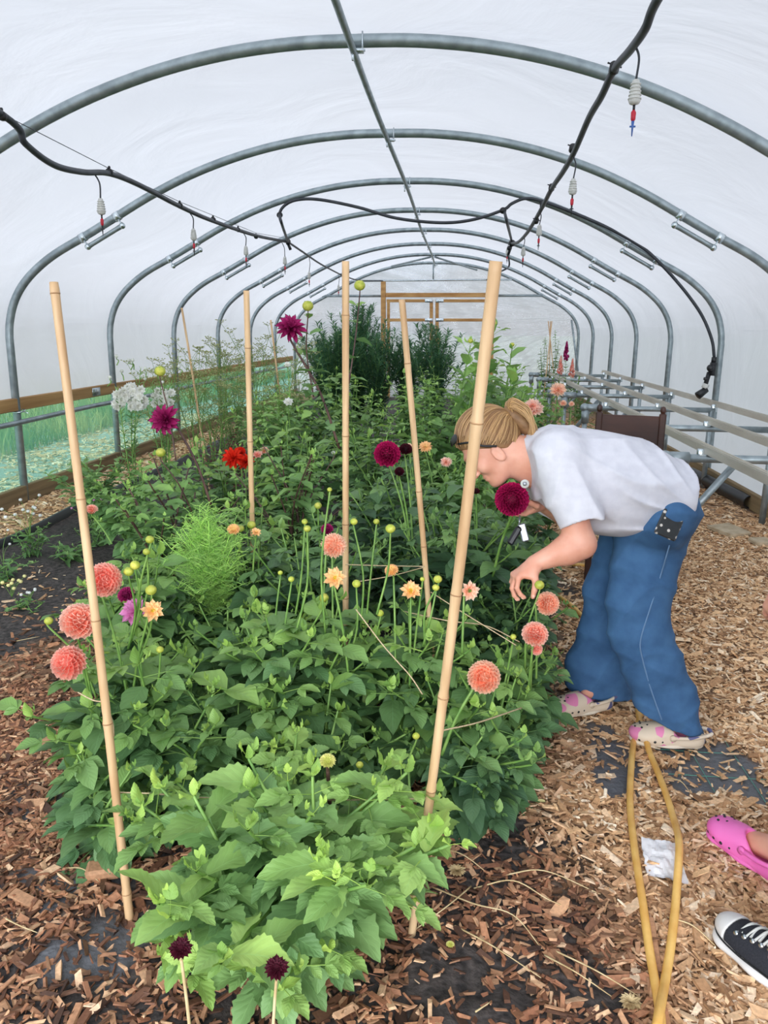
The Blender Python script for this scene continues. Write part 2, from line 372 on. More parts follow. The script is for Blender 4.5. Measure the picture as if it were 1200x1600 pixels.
selL = np.where((fp[:, 0] < 0) & (zz < 1.45))[0]; selR = np.where((fp[:, 0] > 0) & (zz < 1.45))[0]
selT = np.arange(selL[-1], selR[0]+1)
film_part('ceiling', selT, ys)
fpL = fp.copy(); fp[selL[0], 2] = 0.80
film_part('wall_left', selL, ys); fp[:] = fpL
film_part('wall_right', selR, ys)
def end_wall(name, y, m):
    P = fp.copy(); P[:, 0] += RX; n = len(P); nx = 60; nz = 40
    V = []; 
    top = lambda x: np.interp(x, P[(P[:, 2] > 1.29) | (P[:, 0] > 99), 0], P[(P[:, 2] > 1.29) | (P[:, 0] > 99), 2])
    xs = np.linspace(P[0, 0], P[-1, 0], nx+1)
    for i in range(nz+1):
        for x in xs:
            t = top(x) if abs(x-RX) < 2.999 else 1.35
            V.append([x, y+rng.normal(0, .006)+.02*math.sin(x*7+i*.4), t*i/nz])
    i = np.arange(nz)[:, None]*(nx+1); j = np.arange(nx)[None]
    F = np.stack([i+j, i+j+1, i+nx+1+j+1, i+nx+1+j], -1).reshape(-1, 4)
    o = MB().add(V, F).build(name, m); o['kind'] = 'structure'
end_wall('wall_far', YE+.03, M['film_end']); 
ORD = ['nearest', 'second', 'third', 'fourth', 'fifth', 'sixth', 'seventh', 'farthest']
hp = prof_path(5, -.05)
def along(path, d0, d1):
    s = np.r_[0, np.cumsum(np.linalg.norm(np.diff(path, axis=0), axis=1))]; q = np.linspace(d0, d1, 3)
    return np.stack([np.interp(q, s, path[:, k]) for k in range(3)], 1)
BRZ = (2.05, 2.20)
def hoop(i):
    Y = Y0+i*SP; r = .030
    lab = ('galvanised steel tunnel hoop, the %s of the eight from the camera' % ORD[i]) if 0 < i < 7 else ('nearest galvanised steel hoop, its arch crossing the top of the view' if i == 0 else 'farthest galvanised steel hoop, against the clear end sheet')
    e = empty('tunnel_hoop', (RX, Y, 0), lab, 'tunnel hoop', 'galvanised hoops of the polytunnel')
    P = hp+np.array([RX, Y, 0]); MB().add(*tube(P, r, 14)).build('hoop_pipe', M['steel'], e)
    for sg in (-1, 1):
        if i == 7: break
        a = np.interp(BRZ[0], hp[:len(hp)//2, 2], np.arange(len(hp)//2)); b = np.interp(BRZ[1], hp[:len(hp)//2, 2], np.arange(len(hp)//2))
        pa = np.array([np.interp(a, np.arange(len(hp)), hp[:, k]) for k in range(3)]); pb = np.array([np.interp(b, np.arange(len(hp)), hp[:, k]) for k in range(3)])
        if sg > 0: pa[0] *= -1; pb[0] *= -1
        d = norm(pb-pa); nrm = np.array([d[2], 0, -d[0]])*(1 if sg < 0 else -1)
        if nrm[2] > 0: nrm = -nrm
        o_ = np.array([RX, Y, 0]); off = nrm*.075
        t = MB(); q = [pa+o_+off, pa+o_+off+d*.05, pb+o_+off-d*.05, pb+o_+off]
        t.add(*tube(q, [.019, .017, .017, .019], 10)).build('brace_tube', M['steel'], e)
        for p_ in (pa, pb):
            c = MB(); p0 = p_+o_
            c.add(*tube([p0-d*.025, p0+d*.025], r+.004, 14)); c.add(*box(p0+off*.55, (.035, .006, .07), basis(nrm, d)[:, [0, 2, 1]], .002)); c.add(*sphere(p0+off, (.024, .024, .024)))
            c.build('clamp', M['steel_bright'], e)
for i in range(8): hoop(i)
# ridge tube, hung just below the hoops
e = empty('ridge_tube', (RX, 9, RZ), 'long straight steel ridge tube clamped under the top of the hoops', 'tube')
P = [(RX-.01+.01*math.sin(y), y, RZ-.055) for y in np.arange(.4, YE+.1, .6)]
MB().add(*tube(P, .017, 10)).build('pipe', M['steel'], e)
for i in range(8):
    y = Y0+i*SP; c = MB()
    c.add(*box((RX, y-.02, RZ-.05), (.06, .05, .012), None, .003)); c.add(*box((RX-.02, y-.045, RZ-.075), (.012, .012, .05), None, .003)); c.add(*tube([(RX-.03, y-.045, RZ-.055), (RX+.04, y-.045, RZ-.055)], .006, 6))
    c.add(*tube([(RX+.025, y-.035, RZ-.06), (RX+.025, y-.035, RZ+.03)], .004, 6)); c.build('clamp', M['steel_bright'], e)
# wind braces and end frame
def pipe_thing(name, pts, r, m, label, cat, group=None, sides=10, n=1):
    o = MB().add(*tube(spline(pts, 8) if n > 1 else pts, r, sides)).build(name, m); return tag(o, label, cat, group)
yA = Y0+6*SP
pipe_thing('wind_brace', [(RX-.03, yA, RZ-.04), at(612, 416, YE-.1)], .017, M['steel'], 'thin diagonal steel brace sloping left from the ridge by the far end', 'brace')
pipe_thing('wind_brace', [(RX+.03, yA, RZ-.04), at(745, 422, YE-.1)], .017, M['steel'], 'thin diagonal steel brace sloping right from the ridge by the far end', 'brace')
pipe_thing('end_strut', [at(677, 412, YE-.05), at(677, 439, YE-.05)], .016, M['steel'], 'short upright steel strut between ridge and far crossbar', 'strut')
pipe_thing('crossbar', [at(545, 439, YE-.10), at(800, 437, YE-.10)], .02, M['steel_bright'], 'slim steel crossbar above the wooden door frame', 'tube')
pipe_thing('side_bar', [at(503, 462.5, YE-.02), at(596, 462.5, YE-.02)], .026, M['steel'], 'horizontal steel bar left of the wooden door frame', 'tube')
pipe_thing('side_bar', [at(774, 462, YE-.02), at(848, 462, YE-.02)], .026, M['steel'], 'horizontal steel bar right of the wooden door frame', 'tube')
pipe_thing('corner_prop', [at(893, 500, YE-.3), at(903, 580, YE-.6)], .02, M['steel'], 'slim leaning steel prop in the far right corner', 'prop')
def plank(mb, a, b, w, d):
    a = np.asarray(a, float); b = np.asarray(b, float); y = b-a; R = basis(y, (0, 1, .001) if abs(norm(y)[1]) < .9 else (0, 0, 1))
    mb.add(*box((a+b)/2, (w, np.linalg.norm(y), d), R, .006), tint=rng.random())
yd = YE-.16
e = empty('door_frame', at(684, 560, yd), 'planed timber door frame at the far end of the tunnel', 'door frame')
for a, b, w, nm in [((599, 440), (599, 640), .1, 'post'), ((770, 440), (765, 640), .1, 'post'), ((603, 461), (764, 461), .085, 'header')]:
    mb = MB(); plank(mb, at(*a, yd), at(*b, yd), w, .07); mb.build(nm, M['timber_x'], e, False)
for k, (x0, x1, xm0, xm1) in enumerate([(604, 676, 674, 676), (682, 764, 682, 764)]):
    e = empty('sliding_door', at((x0+x1)/2, 560, yd-.08), '%s timber-framed door leaf with clear sheet, closed at the far end' % ('left' if k == 0 else 'right'), 'door', 'pair of sliding doors')
    xin = 673 if k == 0 else 682
    for a, b, w, nm in [((x0, 470), (x1, 470), .06, 'rail'), ((x0, 500), (x1, 500), .06, 'rail'), ((xin+1, 468), (xin+1, 640), .07, 'stile'), (((x0+3) if k == 0 else (x1-3), 468), ((x0+3) if k == 0 else (x1-3), 640), .06, 'stile')]:
        mb = MB(); plank(mb, at(*a, yd-.07), at(*b, yd-.07), w, .045); mb.build(nm, M['timber_x'], e, False)
    for yy in (470, 500):
        mb = MB(); mb.add(*box(at(xin+(-3 if k == 0 else 5), yy, yd-.1), (.16, .006, .07), None, .002)); mb.build('bracket', M['steel_bright'], e)
# left side: net, battens, rail, base board
LX = RX-TW-.045; RXW = RX+TW+.045
m, nt, n, L, o = mk('green_netting')
tc = n('ShaderNodeTexCoord'); wv = n('ShaderNodeTexNoise'); wv.inputs['Scale'].default_value = 3; L(tc.outputs['Object'], wv.inputs['Vector'])
df = n('ShaderNodeBsdfDiffuse'); df.inputs[0].default_value = rgba(srgb(120, 214, 184)); tl = n('ShaderNodeBsdfTranslucent'); tl.inputs[0].default_value = rgba(srgb(130, 226, 196)); tp = n('ShaderNodeBsdfTransparent'); tp.inputs[0].default_value = (.72, .98, .90, 1)
a1 = n('ShaderNodeMixShader'); a1.inputs[0].default_value = .55; L(df.outputs[0], a1.inputs[1]); L(tl.outputs[0], a1.inputs[2])
a2 = n('ShaderNodeMixShader'); mr = n('ShaderNodeMapRange'); mr.inputs[3].default_value = .55; mr.inputs[4].default_value = .72; L(wv.outputs[0], mr.inputs[0]); L(mr.outputs[0], a2.inputs[0]); L(a1.outputs[0], a2.inputs[1]); L(tp.outputs[0], a2.inputs[2]); L(a2.outputs[0], o.inputs[0])
M['net'] = m
yn = np.arange(-2, YE, .15); zn = np.linspace(0, .80, 9)
V = np.array([[LX-.02+.012*math.sin(y*3+z*5)+rng.normal(0, .003), y, z] for y in yn for z in zn]); k = len(zn)
i = np.arange(len(yn)-1)[:, None]*k; j = np.arange(k-1)[None]
o = MB().add(V, np.stack([i+j, i+j+1, i+k+j+1, i+k+j], -1).reshape(-1, 4)).build('side_netting', M['net'])
tag(o, 'green shade netting along the lower left side of the tunnel', 'netting')
def boards(name, x, z, w, h, ystart, lengths, m, label, group):
    y = ystart
    for q, l in enumerate(lengths):
        e = MB(); e.add(*box((x, y+l/2, z), (w, l-.006, h), None, .006), tint=rng.random()); o = e.build(name, m, None, False)
        tag(o, label % (['nearest', 'second', 'third', 'fourth', 'fifth', 'sixth'][q]), 'timber', group); y += l
boards('timber_batten', LX-.0+.045, .785, .05, .10, -1.2, [4.8, 3.1, 3.0, 3.0, 3.6], M['timber'], 'horizontal timber batten above the green netting, %s length along the left wall', 'battens of the left wall')
boards('base_board', LX+.05, .06, .045, .14, -1.2, [4.8, 3.6, 4.8, 4.8], M['timber_old'], 'weathered timber base board under the green netting, %s length from the camera', 'base boards of the left wall')
boards('base_board', RXW-.05, .06, .045, .14, -1.2, [4.8, 4.0, 4.8, 4.2], M['timber_old'], 'weathered timber base board under the right film wall, %s length from the camera', 'base boards of the right wall')
e = empty('side_rail', (LX+.09, 8, .64), 'horizontal galvanised rail tied across the left hoop legs', 'rail')
MB().add(*tube([(LX+.10, y, .655+.006*math.sin(y*2)) for y in np.arange(-1, YE, .4)], .021, 10)).build('pipe', M['steel'], e)
for i in range(5):
    y = Y0+i*SP; c = MB()
    th = np.linspace(0, 2*PI, 14); c.add(*tube(np.c_[LX+.06+.05*np.cos(th), y+.04*np.sin(th), .735+.01*np.sin(th)], .006, 6)); c.add(*tube([(LX+.11, y-.02, .735), (LX+.16, y-.03, .72)], .004, 5)); c.build('wire_tie', M['steel_bright'], e)
mb = MB(); mb.add(*box((LX+.074, Y0+1.75*SP, .785), (.006, .16, .075), None, .001)); tag(mb.build('joining_plate', M['steel_bright']), 'small bright nail plate joining two battens on the left', 'plate')
# ------------------------------------------------------------------ ground
def vnoise(x, y, s, seed=0):
    """smooth value noise"""
    x = np.asarray(x)*s+seed*17.3; y = np.asarray(y)*s+seed*9.1; xi = np.floor(x); yi = np.floor(y); fx = x-xi; fy = y-yi
    h = lambda a, b: np.modf(np.abs(np.sin(a*127.1+b*311.7+seed)*43758.5453))[0]
    fx = fx*fx*(3-2*fx); fy = fy*fy*(3-2*fy)
    return (h(xi, yi)*(1-fx)+h(xi+1, yi)*fx)*(1-fy)+(h(xi, yi+1)*(1-fx)+h(xi+1, yi+1)*fx)*fy
def sstep(a, b, x): t = np.clip((x-a)/(b-a), 0, 1); return t*t*(3-2*t)
def soilness(x, y):
    w = (vnoise(x, y, 3.1)-.5)*.35+(vnoise(x, y, 9, 2)-.5)*.18
    left = sstep(2.85, 3.15, y-.35*(x+2)+w)*sstep(-3.02, -2.9, x+w*.3)*sstep(-.6, -.8, x)
    bed = sstep(-1.15, -.9, x+w)*sstep(.45, .02, x+w*1.3-.25*sstep(2.0, 3.2, y))
    spots = np.maximum(sstep(1.3, .6, np.hypot((x-.06)/.14, (y-1.42)/.16)+w*2), sstep(1.3, .6, np.hypot((x-.34)/.10, (y-1.42)/.10)+w*2))
    spots = np.maximum(spots, sstep(1.3, .7, np.hypot((x-.12)/.13, (y-1.95)/.14)+w*2))
    return np.clip(np.maximum(np.maximum(left, bed), 1.4*spots), 0, 1.4)
PATCH = [(.555, 2.40, .085, .27), (.90, 2.40, .17, .20), (-1.30, 1.95, .30, .10), (-.82, 1.40, .14, .10), (-1.15, 2.75, .3, .16), (-1.0, 1.62, .16, .12)]
def patch(x, y):
    p = np.zeros(np.broadcast(x, y).shape)
    for k, (a, b, c, d) in enumerate(PATCH): p = np.maximum(p, sstep(1.25, .8, np.hypot((x-a)/c, (y-b)/d)+(vnoise(x, y, 14, k)-.5)*.7))
    return p
def gz(x, y):
    return (vnoise(x, y, 1.3, 4)-.5)*.03+(vnoise(x, y, 5, 5)-.5)*.014+np.minimum(soilness(x, y), 1)*(vnoise(x, y, 16, 6)-.5)*.022+.012*sstep(-1.1, -.8, x)*sstep(.4, 0, x)-.012
def grid(xs, ys, zf):
    X, Yg = np.meshgrid(xs, ys); V = np.stack([X, Yg, zf(X, Yg)], -1).reshape(-1, 3); k = len(xs)
    i = np.arange(len(ys)-1)[:, None]*k; j = np.arange(k-1)[None]
    return V, np.stack([i+j, i+j+1, i+k+j+1, i+k+j], -1).reshape(-1, 4)
m, nt, n, L, o = mk('tunnel_ground'); b = n('ShaderNodeBsdfPrincipled')
tc = n('ShaderNodeTexCoord'); a0 = n('ShaderNodeAttribute'); a0.attribute_name = 'tint'; a1 = n('ShaderNodeAttribute'); a1.attribute_name = 'age'
ns = n('ShaderNodeTexNoise'); ns.inputs['Scale'].default_value = 45; ns.inputs['Detail'].default_value = 8; L(tc.outputs['Object'], ns.inputs['Vector'])
c1 = n('ShaderNodeValToRGB'); L(ns.outputs[0], c1.inputs[0]); c1.color_ramp.elements[0].position = .35; c1.color_ramp.elements[1].position = .7; c1.color_ramp.elements[0].color = rgba(srgb(40, 37, 36)); c1.color_ramp.elements[1].color = rgba(srgb(92, 84, 80))
c2 = n('ShaderNodeValToRGB'); L(ns.outputs[0], c2.inputs[0]); c2.color_ramp.elements[0].position = .3; c2.color_ramp.elements[1].position = .7; c2.color_ramp.elements[0].color = rgba(srgb(110, 86, 66)); c2.color_ramp.elements[1].color = rgba(srgb(180, 146, 112))
x1 = n('ShaderNodeMix'); x1.data_type = 'RGBA'; L(a0.outputs['Fac'], x1.inputs[0]); L(c2.outputs[0], x1.inputs[6]); L(c1.outputs[0], x1.inputs[7])
x2 = n('ShaderNodeMix'); x2.data_type = 'RGBA'; L(a1.outputs['Fac'], x2.inputs[0]); L(x1.outputs[2], x2.inputs[6]); x2.inputs[7].default_value = rgba(srgb(98, 100, 104))
L(x2.outputs[2], b.inputs['Base Color']); r1 = n('ShaderNodeMapRange'); r1.inputs[3].default_value = .9; r1.inputs[4].default_value = .42; L(a1.outputs['Fac'], r1.inputs[0]); L(r1.outputs[0], b.inputs['Roughness'])
bp = n('ShaderNodeBump'); bp.inputs['Strength'].default_value = .8; bp.inputs['Distance'].default_value = .012; L(ns.outputs[0], bp.inputs['Height']); L(bp.outputs[0], b.inputs['Normal']); L(b.outputs[0], o.inputs[0])
M['ground'] = m
V, Fq = grid(np.r_[np.arange(-3.53, -1.6, .05), np.arange(-1.6, 1.4, .022), np.arange(1.4, 2.5, .05)], np.r_[-2:1:.2, 1:4:.022, 4:16.7:.1], gz)
mb = MB().add(V, Fq, tint=np.minimum(soilness(V[:, 0], V[:, 1])*1.2, 1), age=patch(V[:, 0], V[:, 1])); mb.build('floor', M['ground'])['kind'] = 'structure'
M['field'] = mat('field_grass', srgb(150, 158, 148), srgb(180, 184, 176), scale=.6, rough=.9, bump=.5, bscale=30)
V, Fq = grid(np.r_[-150, -60, -20, np.arange(-9, 9, 1), 20, 60, 150], np.r_[-80, -30, np.arange(-6, 26, 1), 60, 120, 260], lambda x, y: -.07+.0*x)
MB().add(V, Fq).build('ground', M['field'])['kind'] = 'structure'
def chips(name, n, xr, yr, size, colr, label, seed, dens=None, zoff=.0, lay=.35):
    g = np.random.default_rng(seed); x = g.uniform(*xr, n); y = g.uniform(*yr, n)
    keep = g.random(n) < (dens(x, y) if dens else 1); x = x[keep]; y = y[keep]; n = len(x)
    l = size*np.exp(g.normal(0, .42, n)); w = l*g.uniform(.13, .42, n); h = g.uniform(.0015, .005, n)+w*.08
    B = np.array([[-1, -1, -1], [1, -.8, -1], [1.15, .9, -1], [-.9, 1.1, -1], [-.92, -.8, 1], [.9, -1, 1], [1.0, .8, 1], [-1.05, .95, 1]])*.5
    Fc = np.array([[0, 3, 2, 1], [4, 5, 6, 7], [0, 1, 5, 4], [1, 2, 6, 5], [2, 3, 7, 6], [3, 0, 4, 7]])
    V = (B[None]+g.normal(0, .09, (n, 8, 3)))*np.stack([l, w, h], -1)[:, None]
    V[:, :, 2] += (V[:, :, 0]/l[:, None])**2*g.normal(0, .004, n)[:, None]
    a = g.uniform(0, 2*PI, n); tx = g.normal(0, lay, n); ty = g.normal(0, lay*.7, n)
    ca, sa = np.cos(a), np.sin(a); Z = np.zeros(n); O = np.ones(n)
    Rz = np.stack([ca, -sa, Z, sa, ca, Z, Z, Z, O], -1).reshape(-1, 3, 3)
    Rx = np.stack([O, Z, Z, Z, np.cos(tx), -np.sin(tx), Z, np.sin(tx), np.cos(tx)], -1).reshape(-1, 3, 3)
    Ry = np.stack([np.cos(ty), Z, np.sin(ty), Z, O, Z, -np.sin(ty), Z, np.cos(ty)], -1).reshape(-1, 3, 3)
    V = np.einsum('nij,nkj->nki', Rz@Ry@Rx, V)
    T = np.stack([x, y, gz(x, y)+zoff+g.uniform(.002, .013, n)], -1)
    F = (Fc[None]+(np.arange(n)*8)[:, None, None]).reshape(-1, 4)
    red = colr(x, y)+g.normal(0, .16, n)
    o = MB().add((V+T[:, None]).reshape(-1, 3), F, tint=np.repeat(g.random(n), 8), age=np.repeat(np.clip(red, 0, 1), 8)).build(name, M['chip'], None, False)
    return tag(o, label, 'wood chips', kind='stuff')
m, nt, n, L, o = mk('wood_chip'); b = n('ShaderNodeBsdfPrincipled'); tt = n('ShaderNodeAttribute'); tt.attribute_name = 'tint'; aa = n('ShaderNodeAttribute'); aa.attribute_name = 'age'
def ramp(stops):
    c = n('ShaderNodeValToRGB'); e = c.color_ramp.elements; e[0].position = stops[0][0]; e[0].color = rgba(srgb(*stops[0][1])); e[1].position = stops[-1][0]; e[1].color = rgba(srgb(*stops[-1][1]))
    for p, q in stops[1:-1]: x = e.new(p); x.color = rgba(srgb(*q))
    return c
ct = ramp([(0, (134, 98, 66)), (.15, (190, 146, 104)), (.6, (230, 190, 144)), (.85, (242, 212, 172)), (1, (250, 234, 208))]); cd = ramp([(0, (60, 42, 34)), (.3, (112, 76, 56)), (.6, (152, 102, 74)), (.85, (184, 132, 96)), (1, (222, 182, 142))])
L(tt.outputs['Fac'], ct.inputs[0]); L(tt.outputs['Fac'], cd.inputs[0])
tc = n('ShaderNodeTexCoord'); ns = n('ShaderNodeTexNoise'); ns.inputs['Scale'].default_value = 120; ns.inputs['Detail'].default_value = 3; L(tc.outputs['Object'], ns.inputs['Vector'])
mx = n('ShaderNodeMix'); mx.data_type = 'RGBA'; L(aa.outputs['Fac'], mx.inputs[0]); L(ct.outputs[0], mx.inputs[6]); L(cd.outputs[0], mx.inputs[7])
hs = n('ShaderNodeHueSaturation'); mr = n('ShaderNodeMapRange'); mr.inputs[1].default_value = .3; mr.inputs[2].default_value = .7; mr.inputs[3].default_value = .75; mr.inputs[4].default_value = 1.15; L(ns.outputs[0], mr.inputs[0]); L(mr.outputs[0], hs.inputs['Value']); L(mx.outputs[2], hs.inputs['Color'])
L(hs.outputs[0], b.inputs['Base Color']); b.inputs['Roughness'].default_value = .7; b.inputs['Specular IOR Level'].default_value = .4; L(b.outputs[0], o.inputs[0]); M['chip'] = m
redf = lambda x, y: np.clip(sstep(.62, .12, x+(vnoise(x, y, 3, 8)-.5)*.3-.1*sstep(2.0, 1.4, y))*sstep(4.2, 3.0, y)+.22*sstep(2.4, 1.6, y), 0, 1)
dpath = lambda x, y: np.clip((1-.62*soilness(x, y)*sstep(3.6,2.4,y)-.93*soilness(x, y)*sstep(2.4,3.6,y))*(1-(.93*(x>.3)+.45*(x<=.3))*patch(x, y))*np.where(soilness(x, y) < .05, 1, .9), 0, 1)
chips('wood_chips', 56000, (-1.95, 1.15), (1.1, 2.7), .025, redf, 'wood chips scattered over the near ground either side of the flower bed', 1, dpath)
chips('wood_chips', 20000, (1.15, 2.42), (-.5, 2.6), .025, lambda x, y: 0*x+.15, 'wood chips under the two people standing beyond the right edge', 9, dpath)
chips('wood_chips', 42000, (-.2, 2.42), (2.6, 6.0), .025, redf, 'tan wood chips covering the path behind the bending person', 2, dpath)
chips('wood_chips', 9000, (-3.3, -.9), (2.6, 4.2), .026, redf, 'thin scatter of wood chips around the black soil on the left', 5, lambda x, y: dpath(x, y)*.9)
chips('wood_chips', 13000, (.2, 2.4), (6.0, 13), .036, redf, 'tan wood chips of the far path under the bench rails', 3, dpath)
chips('wood_chips', 5000, (-3.48, -2.95), (3.5, 11), .036, lambda x, y: 0*x, 'strip of tan wood chips between the black soil and the left base board', 4, lambda x, y: sstep(-2.9, -3.02, x+.1*(vnoise(x, y, 2)-.5)))
chips('wood_chips', 9000, (-5.4, -3.62), (3, 13), .05, lambda x, y: 0*x, 'strip of wood chips outside the tunnel seen through the green netting', 6, None, -.06)
# grass of the field outside, seen through the net
M['grass'] = mat('grass_blade', srgb(90, 120, 52), srgb(176, 170, 104), scale=.8, rough=.8, tint=.3, trans=.3)
g = np.random.default_rng(11); n_ = 26000; x = -5.1-g.exponential(2.2, n_); y = g.uniform(2, 24, n_); h = g.uniform(.12, .34, n_); a = g.uniform(0, 2*PI, n_); lx = g.normal(0, .07, n_); ly = g.normal(0, .07, n_); w = .006
b0 = np.stack([x, y, 0*x-.07], -1); dx = np.stack([np.cos(a)*w, np.sin(a)*w, 0*x], -1); top = b0+np.stack([lx, ly, h], -1); md = b0+np.stack([lx*.3, ly*.3, h*.55], -1)
V = np.stack([b0-dx, b0+dx, md+dx*.8, md-dx*.8, top], 1).reshape(-1, 3); base = np.arange(n_)*5
tag(MB().add(V, [np.stack([base, base+1, base+2, base+3], -1), np.stack([base+3, base+2, base+4], -1)], tint=np.repeat(g.random(n_), 5)).build('grass', M['grass']), 'long meadow grass outside, behind the green netting', 'grass', kind='stuff')
# loose membrane edge strips, green threads, bigger single chips
for k, (px, py, l, w, h, a) in enumerate([(162, 1365, .085, .05, .035, -.4), (60, 1400, .12, .022, .012, -.35), (185, 1400, .05, .02, .01, .4)]):
    pass
def block(px, py, s, a, label, m=None, z=0, tilt=.1):
    p = gp(px, py); p[2] = gz(p[0], p[1])+s[2]/2+.008+z
    V, F = box((0, 0, 0), s, None, min(s)*.18); V = V+rng.normal(0, min(s)*.05, V.shape); V = V@(rot((0, 0, 1), a)@rot((1, 0, 0), tilt)).T+p
    return tag(MB().add(V, F, tint=.62, age=.75).build('wood_piece', m or M['chip'], None, False), label, 'wood piece')
block(163, 1368, (.085, .05, .035), .3, 'chunky square block of brown wood left of the front bamboo cane')
block(40, 1408, (.10, .028, .012), -.4, 'flat orange-brown sliver of wood near the left edge of the view')
block(1020, 1480, (.022, .15, .012), -.1, 'long pale grey sliver of wood between the two strands of yellow hose')
M['slab'] = mat('pale_board', srgb(168, 150, 122), srgb(196, 180, 152), scale=14, rough=.8)
block(1139, 833, (.20, .22, .03), .5, 'flat pale square board lying on the path right of the bending person', M['slab'])
block(1188, 848, (.13, .10, .03), .2, 'small pale flat stone on the path by the right edge', M['slab'])
# landscape fabric patches carry thin green threads
for k, (cx, cy, r) in enumerate([(.90, 2.40, .15)]):
    mb = MB()
    for q in (-.05, .09): mb.add(*tube([(cx+q, cy+t, gz(cx+q, cy+t)+.004) for t in np.linspace(-.2, .2, 9)], .0012, 4)); 
    for q in (-.06, .10): mb.add(*tube([(cx+t, cy+q, gz(cx+t, cy+q)+.004) for t in np.linspace(-.2, .2, 9)], .0012, 4))
    tag(mb.build('marker_thread', M['green_line']), 'thin green grid threads woven in the bare weed membrane patch', 'thread')
# black plastic edging of the left bed
P = [(-2.93+.03*math.sin(y*1.7), y, gz(-2.93, y)+.0) for y in np.arange(4.0, 10, .25)]
mb = MB(); Pa = np.array(P); V = np.concatenate([Pa+[0, 0, -.04], Pa+[-.012, 0, .055], Pa+[.012, 0, .055], Pa+[.02, 0, -.04]]); k = len(P); i = np.arange(k-1)
mb.add(V, np.concatenate([np.stack([i+a*k, i+1+a*k, i+1+(a+1)*k, i+(a+1)*k], -1) for a in range(3)]))
tag(mb.build('bed_edging', M['black']), 'low black plastic edging between the left soil bed and the chip strip', 'edging')
# ------------------------------------------------------------------ hoses and drippers overhead
def hangP(px, py, ratio_x):      # point on a line running along the tunnel: fixed X
    v = _r*(px-600)/FPX - _u*(py-800)/FPX + _f; return CAMLOC+v*(ratio_x/v[0])
HXL, HXR = -2.08, .62
left = [hangP(x, y, HXL) for x, y in [(2, 178), (40, 225), (85, 258), (130, 269), (170, 271), (215, 288), (280, 322), (332, 345), (400, 368), (450, 378)]]
left = [left[0]+np.array([-.05, -1.2, .12])]+left
le = empty('irrigation_hose', left[4], 'thick black irrigation hose sagging along the upper left side of the tunnel', 'hose')
MB().add(*tube(spline(left, 8), .0165, 10)).build('hose_pipe', M['hose'], le)
far = [left[-1]]+[hangP(x, y, HXL) for x, y in [(475, 395), (500, 412), (530, 428)]]+[at(560, 438, YE-1.2), at(598, 439, YE-.5), at(596, 439, YE-.22)]
MB().add(*tube(spline(far[:4], 8), .013, 8)).build('hose_pipe', M['hose'], le)
tag(MB().add(*tube(spline(far[3:6], 8), .013, 8)).build('thin_hose', M['hose']), 'thin dark hose end running to the door frame crossbar', 'hose')
mb = MB(); c = left[-1]
for d_, s_ in [((0, 0, 0), .04), ((0, .05, .01), .028), ((0, -.06, .0), .028)]: mb.add(*sphere(c+np.array(d_), (s_*.8, s_*1.3, s_)))
mb.add(*tube([c+[0, 0, -.02], c+[.03, 0, -.09]], .018, 8)); mb.build('tee_connector', M['black'], le)
for x, y in [(3, 178), (171, 266), (281, 318), (333, 340), (372, 356), (400, 367)]:
    p = hangP(x, y+3, HXL); mb = MB(); mb.add(*tube([p+[0, -.012, 0], p+[0, .012, 0]], .021, 10)); mb.add(*sphere(p+[0, 0, .026], .009, 6, 5)); mb.build('clip', M['black'], le)
wire = [left[1]+[0, 0, .02], left[5]+[0, 0, .03]]
tag(MB().add(*tube([hangP(-30, 166, HXL), hangP(5, 179, HXL), hangP(170, 263, HXL), hangP(280, 315, HXL), hangP(400, 364, HXL), hangP(450, 377, HXL)+[0, 0, .03]], .0022, 5)).build('support_wire', M['hose']), 'thin taut wire carrying the left irrigation hose', 'wire')
right = [hangP(x, y, HXR) for x, y in [(1027, 0), (1008, 45), (985, 78), (960, 108), (940, 150), (920, 185), (897, 238), (880, 268), (862, 295), (845, 328), (825, 362), (810, 378), (800, 380)]]
right = [right[0]+np.array([.02, -.5, .02])]+right
re_ = empty('irrigation_hose', right[4], 'thick black irrigation hose hanging wavily along the upper right side of the tunnel', 'hose')
MB().add(*tube(spline(right, 8), .0165, 10)).build('hose_pipe', M['hose'], re_)
for x, y in [(960, 106), (895, 232), (862, 293), (848, 320), (838, 345)]:
    p = hangP(x, y, HXR); mb = MB(); d = np.array([0, .5, -.3])*.03; mb.add(*tube([p-d, p+d], .022, 10)); mb.add(*tube([p+[-.03, 0, .02], p+[.03, 0, -.0]], .004, 5)); mb.build('clip', M['black'], re_)
YH = Y0+2*SP
loop = [at(450, 378, left[-1][1])]+[at(x, y, YH-.02) for x, y in [(441, 352), (437, 334), (446, 320), (466, 312), (500, 312), (560, 324), (620, 341), (690, 348), (740, 343), (786, 328), (800, 318), (822, 310)]]
loop2 = [at(x, y, YH-.06) for x, y in [(822, 310), (850, 315), (900, 334), (950, 356), (990, 378), (1020, 400), (1062, 445), (1095, 490), (1112, 530), (1116, 558)]]
fe = empty('feed_hose', loop[6], 'black feed hose looping across the arch and down the right hoop to a tap fitting', 'hose')
MB().add(*tube(spline(loop+loop2[1:], 7), .0145, 8)).build('hose_pipe', M['hose'], fe)
drop = [at(788, 330, YH-.03), at(793, 350, YH-.03), right[-1]+np.array([-.01, .0, .04])]
MB().add(*tube(spline(drop, 6), .0145, 8)).build('drop_pipe', M['hose'], fe)
mb = MB()
for p, s_ in [(at(786, 329, YH-.03), .03), (at(437, 336, YH-.03), .028)]: MB().add(*sphere(p, (s_*1.1, s_, s_))).build('elbow', M['black'], fe)
for p, s_ in [(right[-1], .042), (right[-1]+[-.03, 0, -.06], .03)]: mb.add(*sphere(p, (s_*1.1, s_, s_)))
